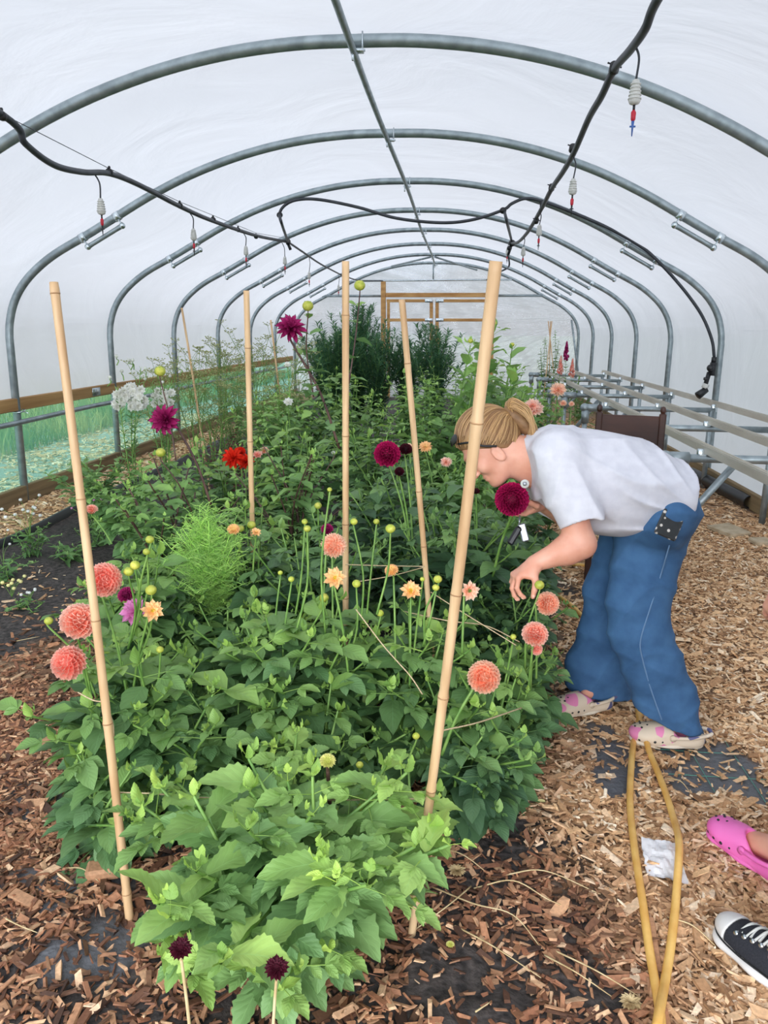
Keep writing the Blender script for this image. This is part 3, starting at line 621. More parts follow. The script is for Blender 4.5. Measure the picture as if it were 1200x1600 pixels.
mb.add(*tube([right[-1]+[0, 0, .0], right[-1]+[-.04, 0, -.14]], .017, 8)); mb.build('elbow', M['black'], fe)
q = loop2[-1]; mb = MB()
mb.add(*tube([q, q+[0, 0, -.05]], .024, 10)); mb.add(*tube([q+[0, 0, -.05], q+[-.01, 0, -.17]], [.03, .034], 10)); mb.add(*sphere(q+[-.03, -.02, -.10], .035)); mb.add(*tube([q+[-.03, 0, -.14], q+[-.06, 0, -.29]], .022, 8)); mb.add(*box(q+[-.06, -.03, -.2], (.05, .03, .03), None, .006))
mb.add(*tube([q+[-.04, 0, -.30], q+[-.12, -.02, -.36]], [.03, .038], 10)); mb.build('tap_fitting', M['black'], fe)
mb = MB(); mb.add(*tube([q+[-.045, 0, -.25], q+[-.06, 0, -.29]], .03, 10)); mb.build('collar', M['white_pl'], fe)
tag(MB().add(*tube(spline([right[-1]+[-.04, 0, -.14], right[-1]+[-.02, .1, -.27], right[-1]+[-.12, .2, -.33], at(760, 437, YE-.2)], 8), .011, 8)).build('thin_hose', M['hose']), 'thin dark hose drooping behind the thickest bamboo cane to the crossbar', 'hose')
def dripper(top, tube_top, drop_, label, red=True, scale=1, last=None):
    e = empty('hanging_sprinkler', top, label, 'sprinkler', 'hanging sprinklers under the irrigation hoses')
    c = np.array(top, float); k = 1.0
    MB().add(*tube(spline([tube_top, tube_top*.45+c*.55+[.012, 0, .02], c+[0, 0, 0]], 6), .0045, 6)).build('supply_tube', M['hose'], e)
    mb = MB(); z = np.array([0, 0, -1.0])
    L_ = .085*k; pr = [(0, .008), (.003, .013), (.3*L_, .017), (.6*L_, .021), (.9*L_, .023), (L_, .018), (L_+.004, .008)]
    mb.add(*tube([c+z*a for a, _ in pr], [b_ for _, b_ in pr], 12))
    for a in (.2, .35, .5, .65, .8): mb.add(*tube([c+z*(a*L_-.002), c+z*(a*L_+.002)], .016+.0095*a+.002, 12))
    mb.build('weight', M['white_pl'], e)
    MB().add(*tube([c+z*L_, c+z*(L_+.025)], .005, 6)).build('connector', M['black'], e)
    MB().add(*tube([c+z*(L_+.022), c+z*(L_+.03), c+z*(L_+.055), c+z*(L_+.062)], [.005, .010, .009, .005], 8)).build('valve', M['red_pl'], e)
    mb = MB(); mb.add(*tube([c+z*(L_+.06), c+z*(L_+.085), c+z*(L_+.115)], [.006, .004, .002], 6)); mb.add(*box(c+z*(L_+.08), (.022, .004, .006))); mb.build('nozzle', M['blue_pl'] if last else M['black'], e)
for k, (x, y, tx, ty) in enumerate([(157, 310, 148, 272), (302, 357, 297, 333), (384, 384, 381, 365), (445, 401, 440, 378), (483, 425, 483, 402), (529, 445, 529, 430)]):
    a = hangP(tx, ty, HXL); c = at(x, y, a[1]); dripper(c, a, .1, '%s hanging sprinkler with white weight under the left hose' % ('nearest' if k == 0 else ORD[k]) if k < 5 else 'farthest hanging sprinkler with white weight under the left hose')
for k, (x, y, tx, ty) in enumerate([(994, 124, 991, 68), (896, 279, 896, 245), (843, 351, 843, 330), (818, 386, 818, 370), (793, 388, 793, 378)]):
    a = hangP(tx, ty, HXR); c = at(x, y, a[1]); dripper(c, a, .1, ['nearest hanging sprinkler with white weight and blue tip under the right hose', 'second hanging sprinkler under the right hose, in front of the third hoop', 'third hanging sprinkler under the right hose', 'fourth hanging sprinkler under the right hose', 'hanging sprinkler under the connector of the right hose'][k], last=(k == 0))
# ------------------------------------------------------------------ bench frame, chair, drain pipe
ZB = .78
def railX(px, py): return gp(px, py, ZB)
benche = empty('bench_frame', (1.7, 8, 0), 'long unfinished bench frame of aluminium rails on steel legs along the right wall', 'bench frame')
RXS = []
for k, (a, b) in enumerate([((1200, 741), (890, 600)), ((1200, 686), (900, 580)), ((1200, 651), (905, 574))]):
    p, q = gp(*a, ZB), gp(*b, ZB); x = (p[0]+0*q[0]); RXS.append(x); y0, y1 = (3.1, 13.2)
    mb = MB()
    mb.add(*box((x, (y0+y1)/2, ZB-.003), (.045, y1-y0, .006), None, .001)); mb.add(*box((x-.02, (y0+y1)/2, ZB-.02), (.004, y1-y0, .04))); mb.add(*box((x+.02, (y0+y1)/2, ZB-.02), (.004, y1-y0, .04)))
    for h_ in (-.012, .012): mb.add(*box((x+h_, (y0+y1)/2, ZB+.003), (.003, y1-y0, .01)))
    mb.build('rail', M['alu'], benche, False)
XL0, XR0 = RXS[0]-.30, RXS[2]+.12
for k, y in enumerate([4.45, 5.9, 7.35, 8.8, 10.2, 11.6, 12.9]):
    xl, xr = RXS[0]-.22, min(RXS[2]+.18, 2.36); z = ZB-.07
    MB().add(*tube([(xl, y, z), (xr, y, z)], .024, 10)).build('cross_tube', M['steel'], benche)
    mb = MB(); mb.add(*tube([(xl-.01, y, z), (xl+.12, y, z)], .036, 12)); mb.add(*sphere((xl-.01, y, z), .042)); mb.add(*tube([(xl, y, z-.02), (xl, y, z-.14)], .036, 12)); mb.build('elbow_fitting', M['steel'], benche)
    MB().add(*tube([(xl, y, z-.1), (xl, y, gz(xl, y)-.02)], .024, 10)).build('leg', M['steel'], benche)
    MB().add(*tube([(xr-.03, y, z), (xr-.03, y, gz(xr, y)-.02)], .024, 10)).build('leg', M['steel'], benche)
    MB().add(*tube([(xl+.42, y+.05, z), (xl+.06, y+.05, .22)], [.022, .022], 8)).build('diagonal_brace', M['steel'], benche)
    for x in RXS: MB().add(*box((x-.03, y, z+.02), (.05, .03, .07), None, .004)).build('clamp', M['steel_bright'], benche)
# chair
cc = at(982, 690, 4.3); che = empty('wooden_chair', (cc[0], cc[1], gz(cc[0], cc[1])), 'dark stained wooden chair with plank back behind the bending person', 'chair')
Rc = rot((0, 0, 1), -.18); o_ = np.array([cc[0], cc[1], 0])
def cb(c, s, bev=.006): V, F = box(c, s, None, bev); return V@Rc.T+o_, F
zt = at(982, 646, 4.3)[2]; w2 = .165
MB().add(*cb((0, 0, zt-.115), (.31, .02, .21))).build('backrest', M['darkwood'], che, False)
MB().add(*cb((0, 0, zt-.30), (.31, .016, .03))).build('back_slat', M['darkwood'], che, False)
MB().add(*cb((0, .21, .45), (.40, .42, .03), .01)).build('seat', M['darkwood'], che, False)
for sx in (-1, 1):
    mb = MB(); mb.add(*cb((sx*w2, 0, (zt+.0)/2), (.036, .034, zt+.01))); V, F = sphere((sx*w2, 0, zt+.022), (.016, .016, .022)); mb.add(V@Rc.T+o_, F); mb.build('leg', M['darkwood'], che, False)
    MB().add(*cb((sx*w2, .38, .22), (.034, .034, .44))).build('leg', M['darkwood'], che, False)
    MB().add(*cb((sx*w2, .19, .2), (.02, .36, .03))).build('stretcher', M['darkwood'], che, False)
# drain pipe
a, b = gp(1172, 785, .05), gp(1078, 738, .05); d = norm(b-a); mb = MB(); ro, ri = .055, .047
Pp = [a, a+d*.01, b]; mb.add(*tube(Pp, ro, 18, False)); V1, F1 = tube([b, a], ri, 18, False); mb.add(V1, F1)
V2, _ = tube([a, a+d*.001], ro, 18, False); V3, _ = tube([a, a+d*.001], ri, 18, False); k = np.arange(18); mb.add(np.vstack([V2[:18], V3[:18]]), np.stack([k, (k+1) % 18, 18+(k+1) % 18, 18+k], -1))
tag(mb.build('drain_pipe', M['black']), 'open-ended black drain pipe lying on the ground under the bench', 'pipe')
# ------------------------------------------------------------------ yellow hose, paper
def onground(pts, r): return [np.array([p[0], p[1], gz(p[0], p[1])+r+.010]) for p in pts]
hA = [gp(*p) for p in [(1032, 1640), (1028, 1580), (1012, 1480), (1000, 1400), (988, 1310), (984, 1240), (990, 1160), (1000, 1110), (985, 1080), (950, 1010), (905, 960), (860, 925), (838, 900), (852, 888), (885, 886), (925, 890), (970, 905)]]
hB = [gp(*p) for p in [(1022, 1640), (1035, 1560), (1048, 1480), (1056, 1400), (1058, 1330), (1048, 1270), (1028, 1210), (1008, 1160), (997, 1110), (1006, 1070), (1016, 1020), (1014, 960), (1000, 920), (978, 906)]]
PA = onground(spline(hA, 8), .0105); PB = onground(spline(hB, 8), .0105); PB = [p+np.array([0, 0, .021*float(np.exp(-((p[1]-1.33)/.08)**2)+1.5*np.exp(-((p[1]-1.87)/.13)**2)+np.exp(-((p[1]-2.55)/.08)**2))]) for p in PB]
tag(MB().add(*tube(PA, .0105, 10)).build('garden_hose', M['yhose']), 'yellow garden hose strand curving left behind the bending person, under her legs', 'hose')
tag(MB().add(*tube(PB, .0105, 10)).build('garden_hose', M['yhose']), 'yellow garden hose strand bowing right, crossing the white paper', 'hose')
c = gp(1035, 1353); X, Yg = np.meshgrid(np.linspace(-1, 1, 26), np.linspace(-1, 1, 18)); 
Z = .022+np.abs(vnoise(X*3, Yg*3, .7, 3)-.5)*.014+vnoise(X*3, Yg*3, 2.2, 5)*.004
U_, W_ = (X+1)/2, (Yg+1)/2; c4 = [gp(1010, 1374), gp(1075, 1388), gp(1000, 1317), gp(1054, 1325)]; c4[3] = c4[3]+[0.0, 0, 0]; V = (c4[0][None, None]*((1-U_)*(1-W_))[..., None]+c4[1]*(U_*(1-W_))[..., None]+c4[2]*((1-U_)*W_)[..., None]+c4[3]*(U_*W_)[..., None])+np.stack([.006*(vnoise(Yg*5, Yg, 2)-.5)*(U_ < .2), 0*X, Z+gz(c[0], c[1])-.004], -1); V = V.reshape(-1, 3); k = 26
i = np.arange(17)[:, None]*k; j = np.arange(25)[None]; Fp = np.stack([i+j, i+j+1, i+k+j+1, i+k+j], -1).reshape(-1, 4)
Vb = V-[0, 0, .004]; mb = MB(); mb.add(V, Fp); mb.add(Vb, Fp[:, ::-1]); tag(mb.build('paper_wrapper', M['paper'], None, False), 'crumpled white paper lying between the yellow hose strands', 'paper')
# ------------------------------------------------------------------ leaves, stems, flowers
def leaf_t(n=9, aspect=.5, serr=.0, nser=6, fold=.25, droop=.35, wave=.05, tipp=1.0, seed=0, lobed=0, base=.0):
    """one leaf of unit length along +y: returns V,F,age,luv"""
    g = np.random.default_rng(seed); t = np.linspace(0, 1, n); s = np.array([-1, -.5, 0, .5, 1.0])
    w = np.sin(PI*np.clip(t, 0, 1)**.72)**(.8)*aspect*.5*(1+base*(1-t))
    w = np.where(t > .55, w*(1-(t-.55)/.45*.12*tipp), w)
    if serr: w = w*(1+serr*np.where(np.arange(n) % 2, 1, -.6)*(t > .12)*(t < .97))
    if lobed: w = w*(1+lobed*np.cos(t*PI*6+1))
    w[0] = .012; w[-1] = .003
    X = s[None]*w[:, None]; Y = t[:, None]+0*X; Y = Y+np.abs(s)[None]*w[:, None]*(.25 if serr else .1)
    Z = np.abs(X)*fold-droop*(t[:, None]**2)*.5+wave*np.sin(t[:, None]*9+s[None]*2+g.uniform(0, 6))*np.abs(s)[None]*(w[:, None]/max(aspect*.5, .01))
    Y = Y*(1-.12*droop*t[:, None])
    V = np.stack([X, Y, Z], -1).reshape(-1, 3); i = np.arange(n-1)[:, None]*5; j = np.arange(4)[None]
    F = np.stack([i+j, i+j+1, i+5+j+1, i+5+j], -1).reshape(-1, 4)
    luv = np.stack([np.broadcast_to(s[None], X.shape), np.broadcast_to(t[:, None], X.shape), np.ones_like(X)], -1).reshape(-1, 3)
    return V, F, np.zeros(len(V)), luv
def join(parts):
    V = []; F = []; A = []; Lu = []; k = 0
    for v, f, a, l in parts: V.append(v); F.append(f+k); A.append(a); Lu.append(l); k += len(v)
    return np.vstack(V), np.vstack(F), np.concatenate(A), np.vstack(Lu)
def place(t, R, p, s): v, f, a, l = t; return (v*s)@np.asarray(R).T+np.asarray(p), f, a, l
def compound(seed, lf, n_pair=1, side=.62, spread=.9):
    """rachis with a terminal leaflet and pairs of side leaflets; unit overall length"""
    g = np.random.default_rng(seed); out = []; L0 = .48; zr = lambda y: -.12*y*y
    P = np.array([[0, y, zr(y)] for y in np.linspace(0, L0+.08, 5)]); V, F = tube(P, np.linspace(.014, .008, 5), 3, False); out.append((V, F, np.full(len(V), -.25), np.zeros((len(V), 3))))
    out.append(place(lf(seed), basis((g.normal(0, .12), 1, -.22)), (0, L0, zr(L0)), .56))
    for k in range(n_pair):
        y = L0-.02-.24*k
        for sx in (-1, 1):
            out.append(place(lf(seed+7*k+sx+3), basis((sx*spread, .85, g.normal(-.1, .15)), (sx*-.1, 0, 1)), (0, y, zr(y)), side*.56*g.uniform(.85, 1.1)*(1 if k == 0 else .8)))
    return join(out)
LF = lambda s: leaf_t(8, .58, .05, 6, .22, .5, .03, seed=s)
LFs = lambda s: leaf_t(15, .54, .10, 6, .28, .5, .045, seed=s)
T_DAHLIA = [compound(s, LF, p) for s, p in ((1, 1), (2, 1), (3, 2), (4, 1), (5, 2))]+[leaf_t(9, .56, .05, 6, .25, .6, .04, seed=s) for s in (6, 7)]
T_DAHLIA_LO = [compound(s, lambda q: leaf_t(5, .58, 0, 6, .22, .5, .03, seed=q), 1) for s in (1, 2)]+[leaf_t(5, .56, 0, 6, .25, .6, .04, seed=8)]
T_BIG = [compound(11, LFs, 1, .7, .75), compound(12, LFs, 2, .6, .8), leaf_t(17, .50, .09, 7, .3, .6, .05, seed=13), leaf_t(17, .46, .09, 7, .22, .4, .05, seed=14), leaf_t(17, .52, .10, 7, .3, .2, .05, seed=16), compound(15, LFs, 1, .72, .7)]
T_NARROW = [leaf_t(4, .16, 0, 5, .3, .3, .02, seed=s) for s in (1, 2)]
T_LANCE = [leaf_t(6, .26, 0, 5, .3, .5, .03, seed=s) for s in (1, 2, 3)]
T_ROUND = [leaf_t(6, .6, 0, 5, .2, .3, .03, seed=s) for s in (1, 2)]
class Bag:
    """leaves gathered by template"""
    def __init__(s): s.d = {}
    def put(s, ts, R, p, size, tint, age):
        k = random.randrange(len(ts)); s.d.setdefault(id(ts[k]), [ts[k], [], [], [], []]); e = s.d[id(ts[k])]
        e[1].append(np.asarray(R)*size); e[2].append(p); e[3].append(tint); e[4].append(age)
    def build(s, name, m, parent, kind=None):
        mb = MB()
        for t, R, p, ti, ag in s.d.values():
            V, F, tt, aa, l = inst(t, np.array(R), np.array(p), np.array(ti), np.array(ag)); mb.add(V, F, tt, aa, l)
        return mb.build(name, m, parent, kind=kind)
GM = {}
GM['dahlia'] = leafmat('dahlia_leaf', srgb(162, 200, 92), srgb(93, 130, 82), rough=.42, spec=.45)
GM['front'] = leafmat('pale_dahlia_leaf', srgb(178, 212, 96), srgb(120, 158, 98), rough=.5, spec=.35, veins=6)
GM['dark'] = leafmat('dark_dahlia_leaf', srgb(136, 176, 92), srgb(74, 108, 76), rough=.42, spec=.45)
GM['bright'] = leafmat('bright_leaf', srgb(166, 208, 104), srgb(112, 152, 92), rough=.5)
GM['shrub'] = leafmat('narrow_leaf', srgb(124, 166, 112), srgb(74, 118, 86), rough=.6)
GM['herb'] = leafmat('herb_leaf', srgb(156, 190, 114), srgb(108, 148, 90), rough=.6)
GM['feather'] = leafmat('feathery_leaf', srgb(200, 236, 136), srgb(168, 218, 116), rough=.6)
GM['red'] = leafmat('bronze_leaf', srgb(150, 80, 70), srgb(96, 60, 62), rough=.6)
M['stem'] = mat('green_stem', srgb(96, 138, 62), srgb(132, 168, 84), scale=20, rough=.5, tint=.15)
M['stem_dark'] = mat('dark_stem', srgb(70, 44, 44), srgb(104, 76, 66), scale=20, rough=.5)
M['bud'] = mat('bud', srgb(160, 176, 60), srgb(206, 204, 90), scale=60, rough=.5, tint=.15)
def rdir(): a = random.uniform(0, 2*PI); return np.array([math.cos(a), math.sin(a), 0])
def stem_curve(b, top, bow=.0, n=10):
    b = np.asarray(b, float); top = np.asarray(top, float); m = (b+top)/2; h = top-b; out = np.array([h[0], h[1], 0])
    m = m+np.array([-h[0]*.22, -h[1]*.22, abs(h[2])*.10])+rdir()*bow; return spline([b, m, top], n//2)
def leafy_stem(bag, stems, P, ts, size, age0=1.0, spacing=.09, first=.2, r=.005, sides=5, tipsize=.5, elev=.35, tint=None, jit=.35, pairs=2, dens_tip=1.0, tips=True):
    """stem tube along P with opposite leaf pairs turning a quarter each node"""
    L = np.r_[0, np.cumsum(np.linalg.norm(np.diff(P, axis=0), axis=1))]; tot = L[-1]
    V, F = tube(P, np.linspace(r*1.25, r*.6, len(P)), sides, False); stems.add(V, F, tint=random.random())
    s = tot*first; q = random.uniform(0, PI); base_t = random.random() if tint is None else tint
    while s < tot-.015:
        f = s/tot; p = np.array([np.interp(s, L, P[:, k]) for k in range(3)])
        for k in range(pairs):
            a = q+k*2*PI/pairs+random.gauss(0, jit*.6); e = elev+random.gauss(0, jit*.5)-(1-f)*.35
            d = np.array([math.cos(a)*math.cos(e), math.sin(a)*math.cos(e), math.sin(e)])
            R = basis(d, (random.gauss(0, .25), random.gauss(0, .25), 1))
            sz = size*(1-(1-tipsize)*f**2)*random.uniform(.72, 1.15)
            bag.put(ts, R, p, sz, np.clip(base_t*.4+random.random()*.6, 0, 1), age0-max(0, f-.72)*1.9*dens_tip+random.gauss(0, .08))
        s += spacing*(1-.45*f)*random.uniform(.8, 1.2); q += PI/2 if pairs == 2 else 2.4
    if tips:
        p = P[-1]
        for k in range(3):
            a = q+k*2.1; e = .75+random.gauss(0, .25); d = np.array([math.cos(a)*math.cos(e), math.sin(a)*math.cos(e), math.sin(e)])
            bag.put(ts, basis(d, (math.cos(a), math.sin(a), .6)), p, size*tipsize*.48*random.uniform(.6, 1.1), random.random(), .2+random.random()*.25)
def bushplant(name, base, h, rad, label, cat, m, ts, nst=9, size=.14, group=None, spacing=.09, first=.18, elev=.3, stemm='stem', r=.005, tip=.5, pairs=2, e=None, floor_fill=True, bow=.05, sides=5):
    base = np.array([base[0], base[1], gz(base[0], base[1])-.01])
    if e is None: e = empty(name, base, label, cat, group)
    bag, st = Bag(), MB()
    for i in range(nst):
        a = i/nst*2*PI*1.618*3+random.gauss(0, .3); rr = rad*math.sqrt((i+.5)/nst)*random.uniform(.8, 1.1)
        hh = h*(1-.28*(rr/max(rad, .01))**2)*random.uniform(.85, 1.08)
        P = stem_curve(base+rdir()*.025, base+np.array([math.cos(a)*rr, math.sin(a)*rr, hh]), bow)
        leafy_stem(bag, st, P, ts, size, spacing=spacing, first=first, r=r, tipsize=tip, elev=elev, pairs=pairs, sides=sides)
        if floor_fill and i % 2 == 0:      # short side shoots low down hide the middle
            a2 = a+1; P2 = stem_curve(P[2], P[2]+np.array([math.cos(a2)*rad*.6, math.sin(a2)*rad*.6, h*.25]), .02, 6)
            leafy_stem(bag, st, P2, ts, size*.85, spacing=spacing, first=.3, r=r*.6, tipsize=.7, elev=.15, pairs=pairs, sides=sides)
    st.build('stems', M[stemm], e); bag.build('foliage', GM[m] if isinstance(m, str) else m, e)
    return e
# ---- flower heads (unit radius, facing +z)
def petal(n=5, w=.5, cup=.4, curl=.3, point=0, col=0):
    t = np.linspace(0, 1, n); s = np.array([-1, -.5, 0, .5, 1])
    wd = w*.5*(np.sin(PI*(.12+.80*t**(.8 if not point else .6)))**(.7)); 
    if point: wd = w*.5*np.sin(PI*np.clip(.1+.9*t, 0, 1))**.8
    wd[-1] = max(wd[-1]*.5, .004)
    X = s[None]*wd[:, None]; Y = t[:, None]-.10*np.abs(s)[None]**2*(t[:, None] > .9); Z = cup*np.abs(s)[None]**1.6*wd[:, None]*1.6+curl*t[:, None]**2
    V = np.stack([X, Y+0*X, Z], -1).reshape(-1, 3); i = np.arange(n-1)[:, None]*5; j = np.arange(4)[None]
    return V, np.stack([i+j, i+j+1, i+5+j+1, i+5+j], -1).reshape(-1, 4), np.repeat(t, 5), np.zeros((len(V), 3))
def ball_head(n=130, size=.5, cov=.70, cup=1.1, curl=.15, seed=0, w=.62, lean=.25, flat=1.0):
    g = np.random.default_rng(seed); pt = petal(5, w, cup, curl); out = []
    for i in range(n):
        f = (i+.5)/n; th = math.acos(1-2*f*cov); ph = i*2.39996
        d = np.array([math.sin(th)*math.cos(ph), math.sin(th)*math.sin(ph), math.cos(th)]); s = size*(.42+.58*min(1, (f*2.2)**.6))*g.uniform(.92, 1.08)
        away = norm(np.array([d[0], d[1], 0])+[1e-6, 0, 0]); y = norm(d+lean*away+g.normal(0, .05, 3)); up = np.array([0, 0, 1.0]) if th > .3 else -away
        R = basis(y, up); p = d*(1-s*.88); out.append((pt[0]*s)@R.T*1+p)
    V = np.array(out); V[..., 2] *= flat; k = V.shape[1]
    F = (pt[1][None]+(np.arange(n)*k)[:, None, None]).reshape(-1, 4)
    ti = np.repeat(g.random(n), k); ce = np.repeat(np.clip((np.arange(n)+.5)/n*3, 0, 1), k)
    cv, cf = sphere((0, 0, -.04), (.66, .66, .66*flat), 10, 8); nv = n*k
    cq = cf[0]; ct = np.concatenate([cf[1], cf[1][:, :1]], 1)
    return np.vstack([V.reshape(-1, 3), cv]), np.vstack([F, cq+nv, ct+nv]), np.r_[ti, np.full(len(cv), .2)], np.r_[np.tile(pt[2], n)*.9+.0*ce, np.full(len(cv), .1)]
def open_head(rows, seed=0, w=.42, cup=.35, point=0, curl=.1, disk=.22, n5=5):
    """rows: (count, radius, elevation)"""
    g = np.random.default_rng(seed); Vs = []; ti = []; ag = []; k = 0; pt = petal(n5, w, cup, curl, point)
    for ri, (c, L_, el) in enumerate(rows):
        for i in range(c):
            a = (i+.5*(ri % 2))/c*2*PI+g.normal(0, .06); e_ = el+g.normal(0, .08); y = np.array([math.cos(a)*math.cos(e_), math.sin(a)*math.cos(e_), math.sin(e_)])
            R = basis(y, (g.normal(0, .12), g.normal(0, .12), 1)); Vs.append((pt[0]*L_*g.uniform(.9, 1.08))@R.T+y*.04); ti.append(g.random()); ag.append(pt[2])
    n = len(Vs); kk = len(pt[0]); return np.vstack(Vs), (pt[1][None]+(np.arange(n)*kk)[:, None, None]).reshape(-1, 4), np.repeat(ti, kk), np.concatenate(ag)
PM = {}
PM['peach'] = petalmat('peach_petal', srgb(252, 170, 134), srgb(255, 236, 212), trans=.4, mid=srgb(255, 200, 170))
PM['coral'] = petalmat('coral_petal', srgb(252, 146, 130), srgb(255, 226, 210), trans=.4, mid=srgb(254, 184, 166))
PM['apricot'] = petalmat('apricot_petal', srgb(252, 214, 130), srgb(253, 206, 158))
PM['pale'] = petalmat('pale_peach_petal', srgb(244, 136, 112), srgb(255, 236, 222), trans=.35, mid=srgb(252, 190, 166))
PM['magenta'] = petalmat('magenta_petal', srgb(110, 0, 44), srgb(226, 44, 120))
PM['fuchsia'] = petalmat('fuchsia_petal', srgb(120, 16, 70), srgb(196, 60, 130), mid=srgb(150, 26, 88))
PM['pink'] = petalmat('pink_petal', srgb(200, 80, 150), srgb(236, 160, 210))
PM['wine'] = petalmat('dark_wine_petal', srgb(36, 6, 14), srgb(78, 14, 34), trans=.1)
PM['red'] = petalmat('red_petal', srgb(206, 30, 22), srgb(240, 60, 34))
PM['white'] = petalmat('white_petal', srgb(244, 244, 232), srgb(254, 254, 252), trans=.45)
PM['yellow'] = petalmat('yellow_floret', srgb(206, 176, 40), srgb(246, 214, 80))
PM['cream'] = petalmat('cream_petal', srgb(214, 220, 110), srgb(246, 238, 170))
PM['sepal'] = petalmat('sepal', srgb(96, 142, 60), srgb(140, 176, 84))
HEADS = {
 'ball': [ball_head(96, .56, .76, .80, .30, s, .92, .20) for s in (1, 2)], 'quill': [ball_head(170, .44, .86, 1.1, .25, s, .80, .12) for s in (3, 4)],
 'half': [ball_head(70, .62, .52, .8, .1, s, .6, .5, .8) for s in (5,)],
 'open': [open_head([(9, .95, .05), (9, .85, .35), (8, .6, .75)], s, .5, .4) for s in (6, 7)],
 'spiky': [open_head([(11, 1.0, -.15), (11, 1.0, .2), (10, .85, .6), (7, .6, 1.0)], s, .32, .6, 1, .05) for s in (8, 9)],
 'zinnia': [open_head([(16, 1, -.1), (15, .9, .15), (13, .72, .4), (10, .5, .7)], s, .40, .3) for s in (10,)],
 'small': [open_head([(8, 1, .2), (7, .7, .7)], s, .7, .3, n5=4) for s in (11,)]}
def flower(e, c, R_, kind, pet, facing, stem_from=None, name='flower_head', label=None, stemm='stem', disk=None, sr=.0028, sep=True, bend=None, idx=None, flat=1):
    """flower head of radius R_ at c facing the given way, with sepals and its own stalk from stem_from"""
    c = np.asarray(c, float); z = norm(facing); x = norm(np.cross([0, 1, .3], z)); y = np.cross(z, x); R = np.stack([x, y, z], 1)
    hs = HEADS[kind]; V, F, ti, ag = hs[random.randrange(len(hs)) if idx is None else idx]
    a = random.uniform(0, 6); R2 = R@rot((0, 0, 1), a)
    o = MB().add((V*[1, 1, flat]*R_)@R2.T+c, F, ti, ag).build(name, PM[pet], e)
    if label: o['label'] = label
    if disk:
        d = MB(); n = 40
        for i in range(n):
            rr = math.sqrt((i+.5)/n)*R_*.3; p = c+R2@np.array([rr*math.cos(i*2.4), rr*math.sin(i*2.4), R_*(.18-.1*(i/n))]); d.add(*tube([p-z*R_*.12, p+z*R_*.08], [R_*.03, R_*.045], 5), tint=random.random(), age=.5+.5*random.random())
        d.build('disk_florets', PM[disk], o)
    back = -R_*(.72 if kind in ('ball', 'quill') else .12)*flat
    sm = MB()
    if sep:
        for k in range(6):
            a = k*PI/3; d = R2@np.array([math.cos(a), math.sin(a), -.2]); pt = petal(4, .5, .3, .1, 1); sm.add((pt[0]*R_*.45)@basis(d, z).T+c+z*back*1.05, pt[1], random.random(), pt[2])
        sm.add(*sphere(c+z*back*1.1, (R_*.2,)*3, 7, 5), tint=.5, age=.3); sm.build('sepals', PM['sepal'], o)
    if stem_from is not None:
        b = np.asarray(stem_from, float); pb = c+z*(back*1.15); hang = pb-z*(.02+R_*.5)
        hang2 = hang+(b-hang)*.12+np.array([0, 0, .01]); m_ = (b+hang)/2+np.array([(hang-b)[0]*-.12, (hang-b)[1]*-.12, 0])
        P = spline([b, m_, hang2, hang, pb], 6); MB().add(*tube(P, np.linspace(sr*1.4, sr, len(P)), 6)).build('flower_stalk', M[stemm], e)
    return o
def bud(e, c, r, base=None, col='bud', up=(0, 0, 1), stemm='stem', label=None):
    c = np.asarray(c, float); z = norm(up); o = MB().add(*sphere(c, (r, r, r*.88), 10, 7), tint=random.random(), age=.5)
    o = o.build('bud', M['bud'] if col == 'bud' else PM[col], e); s = MB(); R = basis(z, (0, 1, .2))[:, [0, 2, 1]]
    for k in range(7):
        a = k*2*PI/7; d = R@np.array([math.cos(a), math.sin(a), .5]); pt = petal(4, .5, .5, .9, 1); s.add((pt[0]*r*1.3)@basis(d, z).T+c-z*r*.8, pt[1], random.random(), pt[2])
    s.build('sepals', PM['sepal'], o)
    if label: o['label'] = label
    if base is not None:
        b = np.asarray(base, float); P = spline([b, (b+c)/2+rdir()*.02, c-z*r*1.6, c-z*r*.7], 5); MB().add(*tube(P, np.linspace(.0040, .0024, len(P)), 5)).build('bud_stalk', M[stemm], e)
# ---- the flower bed
toCam = lambda p: norm(CAMLOC-np.asarray(p))
def F_(e, px, py, Y, rpx, kind, pet, base, face=(0, 0, 0), **k):
    c = at(px, py, Y); R_ = rpx*mpp(c); return flower(e, c, R_, kind, pet, toCam(c)+np.asarray(face), base, **k)
def B_(e, px, py, Y, rpx, base, **k): c = at(px, py, Y); bud(e, c, rpx*mpp(c), base, **k)
def S_(px, py, Y): return at(px, py, Y)
D = 'dahlia'
